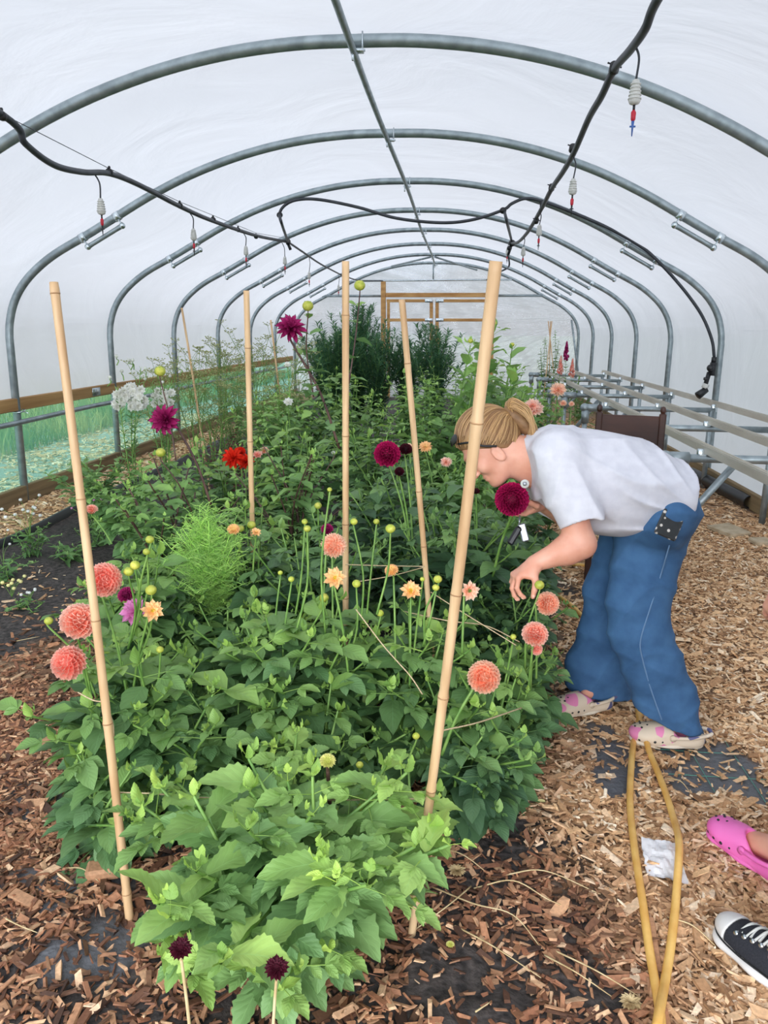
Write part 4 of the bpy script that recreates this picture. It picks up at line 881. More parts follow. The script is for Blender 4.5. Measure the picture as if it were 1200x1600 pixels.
# front pale plant
fp0 = gp(430, 1500); fe = bushplant('dahlia_plant', (-.33, 1.42), .47, .41, 'broad pale green dahlia plant with toothed leaves, nearest the camera', 'plant', 'front', T_BIG, 32, .185, spacing=.08, first=.25, elev=.35, r=.006, tip=.62)
F_(fe, 512, 1190, 1.60, 13, 'half', 'cream', S_(518, 1330, 1.62), (0, 0, 1.5), label='pale yellow opening bud on a brown stalk', stemm='stem_dark', sr=.004)
B_(fe, 567, 1262, 1.6, 9, S_(560, 1320, 1.62)); B_(fe, 562, 1150+45, 1.7, 6, S_(560, 1240, 1.7)); B_(fe, 650, 1150, 1.9, 6, S_(640, 1240, 1.85))
we = empty('scabious_plant', (-.24, 1.16, gz(-.24, 1.16)), 'wiry plant with two dark wine flowers on bare stalks, at the bottom of the view', 'plant')
for (px, py, Y, r, bx) in [(282, 1482, 1.01, 19, (300, 1640)), (432, 1512, 1.01, 20, (425, 1650))]:
    b_ = at(bx[0], bx[1], Y-.01); b_ = np.array([b_[0], b_[1]-.0, b_[2]]); F_(we, px, py, Y, r, 'zinnia', 'wine', b_, (0, 0, 1.6), disk='wine', sr=.0022, stemm='straw', flat=.9)
    g0 = np.array([-.24+random.uniform(-.03, .03), 1.16, gz(-.24, 1.16)-.01]); MB().add(*tube(spline([g0, (g0+b_)/2+[0, -.02, 0.02], b_], 6), .003, 6)).build('flower_stalk', M['straw'], we)
bg = Bag(); st = MB()
for k in range(5): P = stem_curve([-.24, 1.16, 0], [-.24+random.uniform(-.12, .12), 1.16+random.uniform(-.06, .06), .10], .02, 6); leafy_stem(bg, st, P, T_LANCE, .07, spacing=.03, first=.1, r=.002, tips=False)
st.build('stems', M['stem'], we); bg.build('foliage', GM['herb'], we)
# left peach dahlia
e = bushplant('dahlia_plant', (-.96, 2.06), .50, .30, 'dahlia plant with coral-peach ball flowers beside the left bamboo cane', 'plant', D, T_DAHLIA, 16, .235, spacing=.08)
F_(e, 163, 906, 1.95, 26, 'ball', 'coral', S_(200, 1090, 2.02), (.3, 0, .1)); F_(e, 124, 971, 1.84, 29, 'ball', 'pale', S_(150, 1130, 1.95), (.2, 0, 1.0), flat=.8)
F_(e, 108, 1036, 1.80, 26, 'ball', 'coral', S_(150, 1150, 1.92), (-.5, 0, .2)); F_(e, 238, 955, 1.95, 19, 'open', 'apricot', S_(205, 1110, 2.02), (.3, 0, .3), disk='yellow', label='small apricot flower with shed petals')
for x, y, r in [(76, 970, 7), (201, 893, 8), (211, 883, 8), (236, 922, 9), (250, 1015, 6), (103, 1110, 6), (234, 843, 7), (229, 862, 6)]: B_(e, x, y, 1.98, r, S_(200+(x-200)*.4, y+120, 2.03))
e = bushplant('dahlia_plant', (-1.12, 2.62), .58, .32, 'dahlia plant with one half-hidden lilac-pink flower behind the coral ball flowers', 'plant', D, T_DAHLIA, 14, .24)
F_(e, 212, 955, 2.25, 26, 'open', 'pink', S_(250, 1050, 2.3), (-.6, 0, .5)); F_(e, 198, 930, 2.28, 14, 'half', 'fuchsia', S_(245, 1040, 2.35), (-.6, 0, .8)); 
F_(e, 143, 797, 3.2, 10, 'half', 'pale', S_(175, 850, 3.15), (0, 0, 2))
# centre peach dahlias
e = bushplant('dahlia_plant', (-.46, 2.25), .52, .33, 'dahlia plant with tall bare stalks and orange-centred apricot flowers in the middle', 'plant', D, T_DAHLIA, 18, .24)
F_(e, 521, 853, 2.35, 20, 'half', 'peach', S_(520, 1000, 2.3), (.1, 0, .3), idx=0); F_(e, 523, 904, 2.1, 19, 'open', 'apricot', S_(545, 1060, 2.15), (.1, 0, .4), disk='yellow'); F_(e, 511, 828, 2.45, 10, 'half', 'fuchsia', S_(505, 960, 2.4), (0, 0, 1.5), flat=1.2)
for k, (x, y, yb, r) in enumerate([(480, 826, 1000, 6), (610, 826, 960, 8), (515, 765, 1000, 4), (455, 905, 1080, 5), (557, 912, 1050, 7), (506, 934, 1010, 8), (594, 958, 1090, 6), (438, 895, 1050, 4), (476, 815, 990, 5), (553, 815, 980, 6), (588, 815, 990, 5)]): B_(e, x, y, 2.2+.02*k, r, S_(x+random.uniform(-25, 15), yb, 2.2+.02*k))
e = bushplant('dahlia_plant', (-.08, 2.30), .50, .30, 'dahlia plant with spidery apricot flower between the two right-hand bamboo canes', 'plant', D, T_DAHLIA, 16, .23)
F_(e, 642, 924, 2.2, 18, 'open', 'apricot', S_(640, 1080, 2.2), (0, 0, .7), disk='yellow'); F_(e, 612, 892, 2.3, 11, 'half', 'apricot', S_(618, 1040, 2.25), (-.3, 0, 1)); F_(e, 733, 923, 2.2, 17, 'open', 'peach', S_(722, 1020, 2.2), (.5, -.3, 0), disk='sepal', label='apricot flower with green centre')
for x, y, yb, r in [(684, 905, 1010, 7), (681, 918, 1010, 6), (660, 905, 1080, 4), (802, 995, 1100, 5), (740, 1045, 1120, 4), (690, 1120, 1180, 6)]: B_(e, x, y, 2.22, r, S_(x-20, yb, 2.22))
e = bushplant('dahlia_plant', (.10, 2.14), .40, .23, 'dahlia plant with a big peach ball flower low beside the right bamboo cane', 'plant', D, T_DAHLIA, 14, .18)
F_(e, 756, 1058, 1.92, 25, 'ball', 'peach', S_(690, 1180, 1.95), (.2, 0, .2), sr=.0035)
e = bushplant('dahlia_plant', (.24, 2.46), .40, .17, 'dahlia plant with peach ball flowers under the bending person\'s hand', 'plant', D, T_DAHLIA, 13, .17)
F_(e, 855, 943, 2.3, 18, 'ball', 'peach', S_(838, 1060, 2.35), (.6, 0, .1)); F_(e, 836, 991, 2.25, 20, 'ball', 'pale', S_(825, 1080, 2.3), (.1, 0, .9), flat=.8); F_(e, 838, 1014, 2.3, 10, 'half', 'coral', S_(828, 1090, 2.35), (.4, 0, -.2)); B_(e, 843, 914, 2.3, 8, S_(820, 1050, 2.33))
# second row and on: magenta and others
e = bushplant('dahlia_plant', (.03, 2.98), .78, .36, 'dark-leaved dahlia plant with magenta ball flowers, one held by the bending person', 'plant', 'dark', T_DAHLIA, 20, .22)
F_(e, 800, 780, 2.52, 26, 'quill', 'magenta', S_(770, 900, 2.75), (-.2, 0, .3), sr=.004, label='large magenta ball flower cupped in the hand'); F_(e, 605, 710, 2.85, 20, 'ball', 'magenta', S_(640, 850, 2.9), (-.1, 0, .6)); F_(e, 634, 703, 2.95, 11, 'half', 'wine', S_(645, 850, 2.95), (.1, 0, 1), idx=0)
F_(e, 624, 738, 2.8, 8, 'half', 'wine', S_(640, 840, 2.85), (0, 0, 1), flat=1.3); F_(e, 744, 768, 2.9, 6, 'half', 'wine', S_(745, 850, 2.95), (0, 0, 1)); F_(e, 735, 651, 3.6, 11, 'ball', 'magenta', S_(740, 760, 3.5), (0, 0, .6)); F_(e, 824, 659, 3.4, 7, 'ball', 'magenta', S_(800, 740, 3.4), (0, 0, .6))
e = bushplant('dahlia_plant', (-.50, 2.85), .72, .34, 'dark-leaved dahlia plant behind the tallest central bamboo cane', 'plant', 'dark', T_DAHLIA, 17, .20)
for x, y, yb, r in [(497, 790, 900, 6), (393, 820, 900, 7), (376, 826, 900, 6)]: B_(e, x, y, 2.9, r, S_(x+10, yb, 2.9))
F_(e, 365, 828, 2.7, 10, 'half', 'apricot', S_(372, 900, 2.75), (0, 0, 1)); F_(e, 400, 832, 2.7, 9, 'open', 'apricot', S_(395, 900, 2.75), (0, 0, 1))
e = bushplant('dahlia_plant', (-.92, 3.05), .66, .30, 'broad-leaved dahlia plant right of the feathery bright green clump', 'plant', D, T_DAHLIA, 14, .20)
# tall fuchsia dahlia on dark stalks
e = bushplant('dahlia_plant', (-1.32, 3.45), .78, .38, 'dahlia plant with dark stems and spiky fuchsia flowers rising left of centre', 'plant', 'bright', T_DAHLIA, 12, .21, stemm='stem_dark', r=.006)
F_(e, 258, 656, 3.3, 27, 'spiky', 'fuchsia', S_(330, 790, 3.4), (-.6, 0, .1), stemm='stem_dark', sr=.0045, idx=0); B_(e, 251, 707, 3.35, 8, S_(300, 800, 3.4), stemm='stem_dark'); B_(e, 250, 580, 3.5, 9, S_(275, 720, 3.4), stemm='stem_dark')
for x, y in [(288, 560), (255, 620), (300, 640), (350, 650)]:
    pass
e = bushplant('dahlia_plant', (-.78, 3.75), .92, .34, 'tallest dahlia plant, its spiky fuchsia flower high between the second and third canes', 'plant', 'bright', T_DAHLIA, 12, .17, stemm='stem_dark')
tallP = S_(520, 760, 3.7)
F_(e, 455, 514, 3.55, 26, 'spiky', 'fuchsia', S_(530, 700, 3.65), (.1, 0, .9), stemm='stem_dark', sr=.005, idx=1); B_(e, 481, 478, 3.6, 9, S_(490, 620, 3.62), stemm='stem_dark'); B_(e, 562, 446, 3.6, 9, S_(545, 600, 3.6), stemm='stem_dark')
bg = Bag(); st = MB()
for pts in [[(530, 700), (505, 650), (482, 600), (462, 535)], [(490, 620), (486, 560), (481, 490)], [(545, 600), (552, 530), (561, 460)]]:
    P = spline([at(x, y, 3.62) for x, y in pts], 5); leafy_stem(bg, st, P, [T_DAHLIA[5], T_DAHLIA[6]], .11, spacing=.11, first=.05, r=.005, tipsize=.5, elev=.5, tips=False)
bg.build('upper_foliage', GM['bright'], e)
# generic bed: one plant after another up the tunnel, each its own label
def spot(label, x, y, h, rad, m='dahlia', ts=None, nst=13, size=.20, fl=(), name='dahlia_plant', **k):
    far = y > 5; e = bushplant(name, (x, y), h, rad, label, 'plant', m, ts or (T_DAHLIA_LO if far else T_DAHLIA), nst, size, sides=3 if far else 5, **k)
    for q in fl: F_(e, *q[:7], q[7] if len(q) > 7 else (0, 0, .8))
    return e
spot('dahlia plant at the left edge of the bed just behind the lilac-pink flower', -1.34, 2.95, .44, .26, size=.19, nst=11)
spot('low dahlia plant in the front row between the left cane and the pale front plant', -.72, 1.98, .40, .26, size=.19, nst=12)
spot('low dahlia plant in the front row just behind the pale front plant', -.36, 1.98, .38, .26, size=.18, nst=12)
spot('low dark dahlia plant hanging over the soil right of the front cane', .07, 1.94+.06, .30, .20, m='dark', size=.17, nst=11)
spot('low dahlia plant left of the pale front plant, near its toothed leaves', -.92, 1.78, .28, .20, size=.17, nst=10)
spot('dahlia plant in the second row behind the low front-row plants', -.72, 2.45, .50, .28, size=.19, nst=12)
spot('dark dahlia plant at the right edge of the bed behind the peach ball flowers', .26, 2.78, .52, .22, m='dark', size=.18)
spot('dark dahlia plant below the held magenta flower', .22, 3.2, .68, .26, m='dark', size=.19)
spot('dahlia plant behind the leftmost of the two magenta ball flowers', -.28, 3.55, .82, .34, m='dark')
spot('dahlia plant behind the bending person\'s forearm, at the bed\'s right edge', .34, 3.75, .74, .3, m='dark')
spot('zinnia plant with pale peach flowers level with the magenta balls', .05, 4.1, .86, .3, m='bright', fl=[(697, 722, 3.9, 10, 'zinnia', 'pale', S_(700, 800, 3.95)), (665, 698, 4.0, 11, 'zinnia', 'apricot', S_(680, 790, 4.0)), (640, 699, 4.2, 8, 'zinnia', 'peach', S_(650, 790, 4.1))], name='zinnia_plant')
spot('cactus dahlia plant with ragged red flowers behind the second cane', -1.42, 4.35, .74, .34, m='dahlia', fl=[(365, 716, 4.1, 20, 'spiky', 'red', S_(372, 800, 4.2)), (384, 722, 4.15, 15, 'spiky', 'red', S_(385, 800, 4.2)), (376, 706, 4.2, 8, 'half', 'red', S_(380, 790, 4.2)), (402, 711, 4.3, 9, 'small', 'coral', S_(395, 790, 4.3))])
spot('dahlia plant with orange blooms to the right of the red flowers', -.95, 4.5, .86, .34, fl=[(413, 705, 4.4, 8, 'small', 'coral', S_(420, 780, 4.4))])
spot('dahlia plant directly behind the tall central bamboo cane, third row', -.45, 4.5, .92, .36)
spot('leafy dahlia plant left of the bending person\'s hair bun, third row', .36, 4.75, .90, .34, m='bright')
spot('white-flowered dahlia plant with small open blooms left of the central cane', -1.25, 5.3, 1.02, .36, m='bright', fl=[(450, 629, 5.0, 9, 'small', 'white', S_(455, 700, 5.1)), (449, 570, 5.2, 6, 'small', 'white', S_(455, 640, 5.2)), (521, 708, 5.0, 4, 'small', 'white', S_(521, 750, 5.0))])
spot('dahlia plant in the middle of the bed, fourth row', -.7, 5.5, 1.0, .38)
spot('dahlia plant in the fourth row right of the slim leaning cane', -.12, 5.4, .98, .38, m='bright')
spot('zinnia plant with a layered peach and white flower above the hair bun', .42, 5.7, .98, .34, m='bright', name='zinnia_plant', fl=[(832, 638, 5.4, 18, 'zinnia', 'pale', S_(825, 700, 5.4)), (832, 634, 5.38, 13, 'zinnia', 'pale', S_(826, 690, 5.4))])
spot('zinnia plant with a flat peach flower near the bench elbow', .62, 6.6, .98, .34, m='bright', name='zinnia_plant', fl=[(872, 609, 6.3, 14, 'zinnia', 'peach', S_(866, 660, 6.3)), (880, 630, 6.4, 6, 'zinnia', 'peach', S_(878, 670, 6.3)), (893, 631, 6.5, 5, 'zinnia', 'peach', S_(890, 670, 6.4))])
spot('dahlia plant in the fifth row left of the tall centre', -1.55, 6.4, 1.02, .4, m='herb', ts=T_DAHLIA_LO)
spot('dahlia plant in the fifth row behind the central cane', -.95, 6.5, 1.05, .4)
spot('dahlia plant in the fifth row at the centre of the bed', -.35, 6.4, 1.05, .4, m='bright')
spot('dahlia plant in the fifth row left of the thickest cane', .2, 6.7, 1.10, .38, m='dahlia')
# tall leafy dahlias right of centre
for k, (px, yt, Yp, lab) in enumerate([(735, 395+5, 5.2, 'tall dahlia with closed green bud just left of the thickest cane'), (772, 505, 5.6, 'tall dahlia with drooping bud behind the top of the thickest cane'), (800, 540, 5.9, 'tall upright dahlia with broad pale leaves right of the thickest cane')]):
    yt = (540, 512, 545)[k]; top = at(px, yt, Yp); e = empty('dahlia_plant', (top[0]-.05, Yp, gz(top[0], Yp)), lab, 'plant'); bg = Bag(); st = MB()
    for q in range(4):
        P = stem_curve([top[0]-.05, Yp, 0], top+np.array([random.uniform(-.16, .16), random.uniform(-.1, .1), -.16*q]) if q else top, .04, 12); leafy_stem(bg, st, P, [T_DAHLIA[5], T_DAHLIA[6], T_DAHLIA[0]], .21, spacing=.14, first=.3, r=.006, tipsize=.7, elev=.85, jit=.3)
    st.build('stems', M['stem'], e); bg.build('foliage', GM['bright'], e)
    bud(e, top+[0, 0, .03], .018, None)
    if k == 1: flower(e, at(757, 520, 5.5), .028, 'half', 'coral', toCam(top)+[0, 0, 1], at(757, 590, 5.6))
for k, (x, y, h, lab, m_) in enumerate([(-1.45, 7.6, 1.05, 'green bushy plant left of the dense narrow-leaved shrubs', 'herb'), (-.1, 7.6, 1.1, 'bushy plant in front of the narrow-leaved shrubs below the door', 'dahlia'), (.45, 8.0, 1.05, 'bushy plant near the far elbow of the bench', 'bright'), (.5, 9.4, 1.0, 'bushy plant at the far right of the flower bed', 'dahlia'), (.3, 11, 1.0, 'farthest bushy plant on the right side of the bed', 'herb')]):
    spot(lab, x, y, h, .42, m=m_, nst=10, size=.17)
# narrow leaved shrubs before the end
sh = [(525, 500, 8.6, 'narrow-leaved dark green shrub behind the top of the tall central cane'), (560, 470, 9.4, 'tallest narrow-leaved shrub, spiky tips before the end sheet'), (590, 512, 9.0, 'narrow-leaved shrub in front of the left door post'), (640, 520, 9.2, 'narrow-leaved shrub below the left door leaf'), (683, 505, 8.8, 'narrow-leaved shrub below the meeting stiles of the doors'), (505, 520, 10.4, 'narrow-leaved shrub farthest left of its row')]
for px, yt, Yp, lab in sh:
    top = at(px, yt, Yp); e = empty('narrow_leaved_shrub', (top[0], Yp, gz(top[0], Yp)), lab, 'shrub', 'narrow-leaved shrubs before the end wall'); bg = Bag(); st = MB()
    for q in range(44):
        a = rdir()*random.uniform(0, .42); P = stem_curve([top[0], Yp, 0], np.array([top[0], Yp, top[2]*random.uniform(.72, 1.0)])+a, .03, 8); leafy_stem(bg, st, P, T_NARROW, .105, spacing=.032, first=.25, r=.004, sides=3, tipsize=.8, elev=.7, pairs=3, tips=False, dens_tip=.4)
    st.build('stems', M['stem'], e); bg.build('foliage', GM['shrub'], e)
# fennel-like wispy umbels on the left
M['umbel'] = mat('umbel', srgb(140, 150, 96), srgb(176, 180, 120), scale=30, rough=.8)
def fennel(px, yt, Yp, lab, spread=.3, n=7):
    top = at(px, yt, Yp); e = empty('fennel_plant', (top[0], Yp, gz(top[0], Yp)), lab, 'plant', 'wispy seed-headed plants along the left'); st = MB(); um = MB()
    for q in range(n):
        t_ = np.array([top[0], Yp, top[2]*random.uniform(.78, 1)])+rdir()*random.uniform(.02, spread); P = stem_curve([top[0], Yp, 0], t_, .05, 12); st.add(*tube(P, np.linspace(.005, .002, len(P)), 4, False))
        tips = [t_]
        for b_ in range(7):
            f = random.uniform(.3, .9); p = P[int(f*(len(P)-1))]; d = rdir()*random.uniform(.1, .22)+[0, 0, random.uniform(.08, .3)]; Q = spline([p, p+d*.5+[0, 0, .02], p+d], 3); st.add(*tube(Q, .0018, 3, False)); tips.append(p+d)
            for w_ in range(5):
                s0 = Q[min(len(Q)-1, random.randrange(len(Q)))]; st.add(*tube([s0, s0+rdir()*.06+[0, 0, random.uniform(-.02, .07)]], .0009, 3, False))
        for tp in tips:
            for k in range(9):
                a = k*2*PI/9; d = np.array([math.cos(a)*.05, math.sin(a)*.05, .035])*random.uniform(.5, 1.1); um.add(*tube([tp, tp+d], .0009, 3, False)); um.add(*sphere(tp+d, (.009, .009, .004), 5, 3))
    st.build('stems', M['stem'], e); um.build('seed_heads', M['umbel'], e)
for q in [(250, 560, 6.6, 'fennel-like plant with flat seed heads left of the slim brown cane'), (300, 545, 7.2, 'wispy seed-headed plant just right of the slim brown cane'), (345, 525, 7.6, 'wispy seed-headed plant left of the second bamboo cane'), (400, 520, 8.0, 'wispy seed-headed plant behind the second bamboo cane'), (440, 545, 7.4, 'wispy seed-headed plant below the high fuchsia flower'), (330, 590, 6.4, 'lower wispy plant in front of the other seed heads'), (410, 600, 6.2, 'lower wispy plant between the second cane and the high fuchsia flower'), (370, 550, 9.0, 'farthest wispy seed-headed plant along the left')]: fennel(*q)
for k, (x, y, lab) in enumerate([(-2.0, 6.6, 'bronze-tinged bushy plant under the wispy seed heads'), (-1.75, 5.6, 'bronze-tinged bushy plant behind the red flowers'), (-2.3, 7.8, 'grey-green undergrowth plant far along the left'), (-1.9, 8.6, 'grey-green undergrowth plant behind the wispy seed heads')]):
    spot(lab, x, y, .62 if k < 2 else .85, .42, m=['red', 'red', 'herb', 'herb'][k], ts=T_LANCE, nst=12, size=.09, name='bushy_plant', spacing=.05)
# white lilies / left bank
def lily(px, py, Yp, lab, n, hpx):
    c = at(px, py, Yp); e = empty('white_flowered_plant', (c[0], Yp, gz(c[0], Yp)), lab, 'plant'); bg = Bag(); st = MB()
    for q in range(4):
        P = stem_curve([c[0], Yp, 0], c+rdir()*.08+[0, 0, random.uniform(-.05, .22)], .03, 10); leafy_stem(bg, st, P, T_NARROW, .10, spacing=.05, first=.2, r=.004, elev=.6, pairs=3, sides=4)
    st.build('stems', M['stem'], e); bg.build('foliage', GM['herb'], e)
    for q in range(n):
        p = c+np.array([random.uniform(-1, 1)*hpx*mpp(c), random.uniform(-.06, .06), random.uniform(-.7, .7)*hpx*mpp(c)]); flower(e, p, .036, 'small', 'white', toCam(p)+rdir()*.6, None, sep=False)
    for q in range(5):
        p = c+rdir()*.12+[0, 0, random.uniform(.12, .26)]; bud(e, p, .012, p-[0, 0, .06]+rdir()*.02, col='white')
lily(204, 620, 4.9, 'white-flowered plant by the second left hoop leg', 34, 22); lily(256, 622, 5.3, 'smaller white-flowered plant right of the second left hoop leg', 14, 15)
spot('bright leafy shrub at the foot of the second left hoop leg', -2.55, 5.15, .55, .36, m='herb', ts=T_LANCE+T_ROUND, nst=14, size=.13, name='leafy_shrub', spacing=.06)
spot('broad leafy plant left of the dark-stemmed dahlia', -2.0, 4.5, .62, .34, m='bright', nst=11, size=.17, name='leafy_plant')
# button flowers on the black soil
def button(px, py, h, rad, lab, pet, n, size=.008, m_='herb', ts=None, ls=.075, nst=8):
    b_ = gp(px, py); e = bushplant('button_flower_plant', b_, h*.6, rad, lab, 'plant', m_, ts or T_LANCE+T_ROUND, nst, ls, spacing=.05, r=.0025, floor_fill=False)
    b_[2] = 0
    for q in range(n):
        p = b_+rdir()*random.uniform(.1, 1)*rad+[0, 0, h*random.uniform(.75, 1.05)]; mb = MB(); mb.add(*sphere(p, (size, size, size*.85), 8, 6), tint=random.random(), age=1); mb.build('flower_head', PM[pet], e); MB().add(*tube(stem_curve(b_+[0, 0, h*.3], p, .01, 6), .0012, 4)).build('flower_stalk', M['stem'], e)
button(50, 868, .34, .22, 'button-flowered plant with round white heads beside the near left hoop leg', 'white', 12, .011)
button(8, 905, .26, .2, 'low leafy plant on the black soil cut off by the left edge of the view', 'white', 3)
button(150, 850, .28, .17, 'small plant with lilac button heads right of the first cane', 'pink', 12)
button(110, 875, .18, .16, 'low rosette of lance leaves just left of the first cane', 'white', 0, m_='herb', ts=T_LANCE, ls=.12, nst=7)
button(20, 945, .14, .10, 'small sprig with cream flower clusters on the black soil at the far left', 'cream', 8, .010, ts=T_ROUND, ls=.04, nst=5)
button(48, 950, .10, .07, 'tiny sprig with off-white flower clusters on the black soil', 'white', 6, .008, ts=T_ROUND, ls=.03, nst=4)
# feathery bright clump
c = at(322, 835, 2.75); e = empty('feathery_plant', (c[0], 2.8, gz(c[0], 2.8)), 'bright lime-green feathery clump left of the second bamboo cane', 'plant'); fb = Bag(); mb = MB()
def feather(P0, P1, n=26, l=.07):
    Q = stem_curve(P0, P1, .02, 8); mb.add(*tube(Q, .002, 4, False), tint=random.random(), age=.6)
    for k in range(n):
        p = Q[random.randrange(2, len(Q))]; d = norm(rdir()+[0, 0, random.uniform(-.1, .9)])*l*random.uniform(.5, 1.2); p2 = p+d
        mb.add(*tube([p, p+d*.5+[0, 0, .008], p2], [.0011, .0009, .0006], 3, False), tint=random.random(), age=random.random())
        for w_ in range(3): s0 = p+d*random.uniform(.3, .9); mb.add(*tube([s0, s0+norm(rdir()+[0, 0, .5])*l*.4], .0007, 3, False), tint=random.random(), age=random.random())
for q in range(75):
    a = rdir()*random.uniform(0, .17); feather([c[0], 2.8, .25], np.array([c[0], 2.72, c[2]+random.uniform(-.16, .10)])+a+[0, 0, -.25*np.linalg.norm(a)])
mb.build('foliage', GM['feather'], e)
# low plants under the bench on the right, celosia, tripod
for k, (px, py, Yp, lab) in enumerate([(1115, 735, 7.6, 'grey-green weed clump growing along the drain pipe'), (1060, 690, 9.2, 'grey-green weed clump under the bench behind the chair'), (1000, 660, 10.5, 'weed clump under the far part of the bench'), (930, 655, 8.0, 'low green plant under the bench beside its elbow fittings'), (900, 640, 9.0, 'low green plant under the far end of the bench rails')]):
    p = gp(px, py); spot(lab, min(p[0], 2.0), p[1], .26 if k < 3 else .55, .34, m='herb', ts=T_ROUND+T_LANCE, nst=12, size=.07, name='low_plant', spacing=.05)
e = empty('celosia_plant', at(884, 620, 10.2)*[1, 1, 0], 'celosia with upright dark pink plume near the far bench end', 'plant'); bg = Bag(); st = MB()
for k, (px, yt) in enumerate([(884, 548), (875, 570), (893, 575), (865, 565), (905, 572)]):
    t_ = at(px, yt+14, 10.2); P = stem_curve(np.array([t_[0], 10.2, 0]), t_, .02, 10); leafy_stem(bg, st, P, T_LANCE, .14, spacing=.07, first=.3, r=.004, tips=False, elev=.7)
    if k < 3:
        mb = MB()
        for q in range(60): f = q/60; p = t_+[0, 0, f*.22]; d = rdir()*.04*(1-f)*(1 if f > .1 else .5); mb.add(*sphere(p+d, (.012, .012, .018), 5, 4), tint=random.random(), age=random.random())
        mb.build('plume', PM['fuchsia'] if k == 0 else PM['coral'], e)
st.build('stems', M['stem'], e); bg.build('foliage', GM['herb'], e)
for k, (px0, px1, lab) in enumerate([(846, 862, 'left-leaning stick of the small cane wigwam near the far wall'), (875, 857, 'right-leaning stick of the small cane wigwam near the far wall'), (858, 860, 'middle stick of the small cane wigwam near the far wall')]):
    a = at(px0, 505+(k*3), 12.2); b = at(px1, 600, 12.2+.1*k); a, b = at(px1, 505, 12.2), at(px0, 640, 12.2+.15*(k-1)); b = b*[1, 1, 0]
    tag(MB().add(*tube([b, a+(a-b)*.02], .008, 6)).build('wigwam_cane', M['bamboo']), lab, 'cane', 'sticks of the small wigwam')
vb = at(858, 600, 12.2); spot('climbing plant wrapped around the small cane wigwam', vb[0], 12.25, 1.35, .22, m='herb', ts=T_ROUND, nst=10, size=.09, name='climbing_plant', spacing=.07, elev=.1)
# ------------------------------------------------------------------ bamboo canes
def cane(pts, r0, r1, lab, nodes, split=None):
    P = spline(pts, 20); L_ = np.linalg.norm(np.diff(P, axis=0), axis=1).sum(); n = 90; t = np.linspace(0, 1, n); s = np.r_[0, np.cumsum(np.linalg.norm(np.diff(P, axis=0), axis=1))]/L_
    Q = np.stack([np.interp(t, s, P[:, k]) for k in range(3)], 1); r = r0+(r1-r0)*t
    for nd in nodes: r = r*(1+.14*np.exp(-((t-nd)/.006)**2)-.06*np.exp(-((t-nd-.012)/.006)**2))
    e = empty('bamboo_cane', Q[0], lab, 'cane', 'bamboo canes around the flower bed'); MB().add(*tube(Q, r, 12), tint=random.random()).build('culm', M['bamboo'], e)
    mb = MB()
    for nd in nodes:
        p = np.array([np.interp(nd, t, Q[:, k]) for k in range(3)]); d = norm(Q[-1]-Q[0]); rr = np.interp(nd, t, r); mb.add(*tube([p-d*.0015, p+d*.0015], rr*1.05, 12))
    if nodes: mb.build('node_ring', M['node'], e)
    if split:
        a, b_ = split; i0, i1 = int(a*n), int(b_*n); S = Q[i0:i1]+toCam(Q[i0])*r[i0:i1, None]*.93; MB().add(*tube(S, .0016, 5)).build('split', M['darkwood'], e)
def up(pbase, ptop): return [pbase, (np.asarray(pbase)+ptop)/2+[.004, 0, 0], ptop]
cane(up(gp(204, 1440)-[0, 0, .05], at(84, 441, 1.62)), .0105, .0095, 'left front bamboo cane rising past the coral ball flowers', [.08, .22, .36, .52, .70, .985])
cane(up(gp(640, 1462)-[0, 0, .05], at(775, 408, 1.40)), .0095, .0118, 'thickest bamboo cane, leaning right in front of the bending person\'s head', [.14, .30, .45, .60, .82], split=(.46, .70))
cane([at(540, 1010, 2.62)*[1, 1, 0]-[0, 0, .03], at(540, 700, 2.55), at(540, 408, 2.5)], .0105, .0115, 'upright bamboo cane in the centre, top just below the far crossbar', [.15, .30, .47, .66, .90])
cane([at(690, 1105, 2.42)*[1, 1, 0]-[0, 0, .03], at(660, 830, 2.36), at(628, 468, 2.3)], .0085, .0095, 'slim bamboo cane leaning left, ending in front of the door frame', [.18, .31, .5, .62, .88])
cane([at(398, 960, 3.1)*[1, 1, 0]-[0, 0, .03], at(391, 700, 3.08), at(385, 454, 3.05)], .0105, .0115, 'bamboo cane left of centre beside the feathery clump', [.2, .4, .62, .86])
cane([at(325, 700, 6.5)*[1, 1, 0], at(300, 580, 6.5), at(284, 481, 6.5)], .010, .009, 'thin brown cane leaning left among the wispy plants', [.4])
cane([at(450, 640, 7.5)*[1, 1, 0], at(423, 500, 7.5)], .010, .009, 'far thin cane leaning left near the fourth hoop', [])
# twine between the canes
def twine(pts, lab, r=.0018):
    P = spline(pts, 8); tag(MB().add(*tube(P, r, 5)).build('garden_twine', M['twine']), lab, 'twine', 'twine strung between the canes')
def ring(c, r, mb, m=1): th = np.linspace(0, 2*PI*2.2, 30); mb.add(*tube(np.c_[c[0]+r*np.cos(th), c[1]+r*np.sin(th), c[2]+.004*th/6], .002, 5))
twine([at(181, 1238, 1.56), at(240, 1240, 1.57), at(330, 1247, 1.6), at(500, 1250, 1.6), at(668, 1248, 1.53)], 'twine tied low between the left front cane and the thickest cane')
twine([at(122, 1082, 1.62), at(145, 1094, 1.60), at(165, 1100, 1.59), at(176, 1130, 1.58), at(178, 1150, 1.58)], 'short twine end knotted round the left front cane')
twine([at(693, 1141, 1.49), at(750, 1128, 1.62), at(815, 1106, 1.9)], 'twine from the thickest cane towards the low right leaves')
twine([at(540, 882, 2.53), at(600, 884, 2.5), at(662, 885, 2.35)], 'twine tied between the central cane and the slim leaning cane, upper strand')
twine([at(553, 910, 2.5), at(610, 900, 2.5), at(664, 886, 2.36)], 'twine tied between the central cane and the slim leaning cane, lower strand')
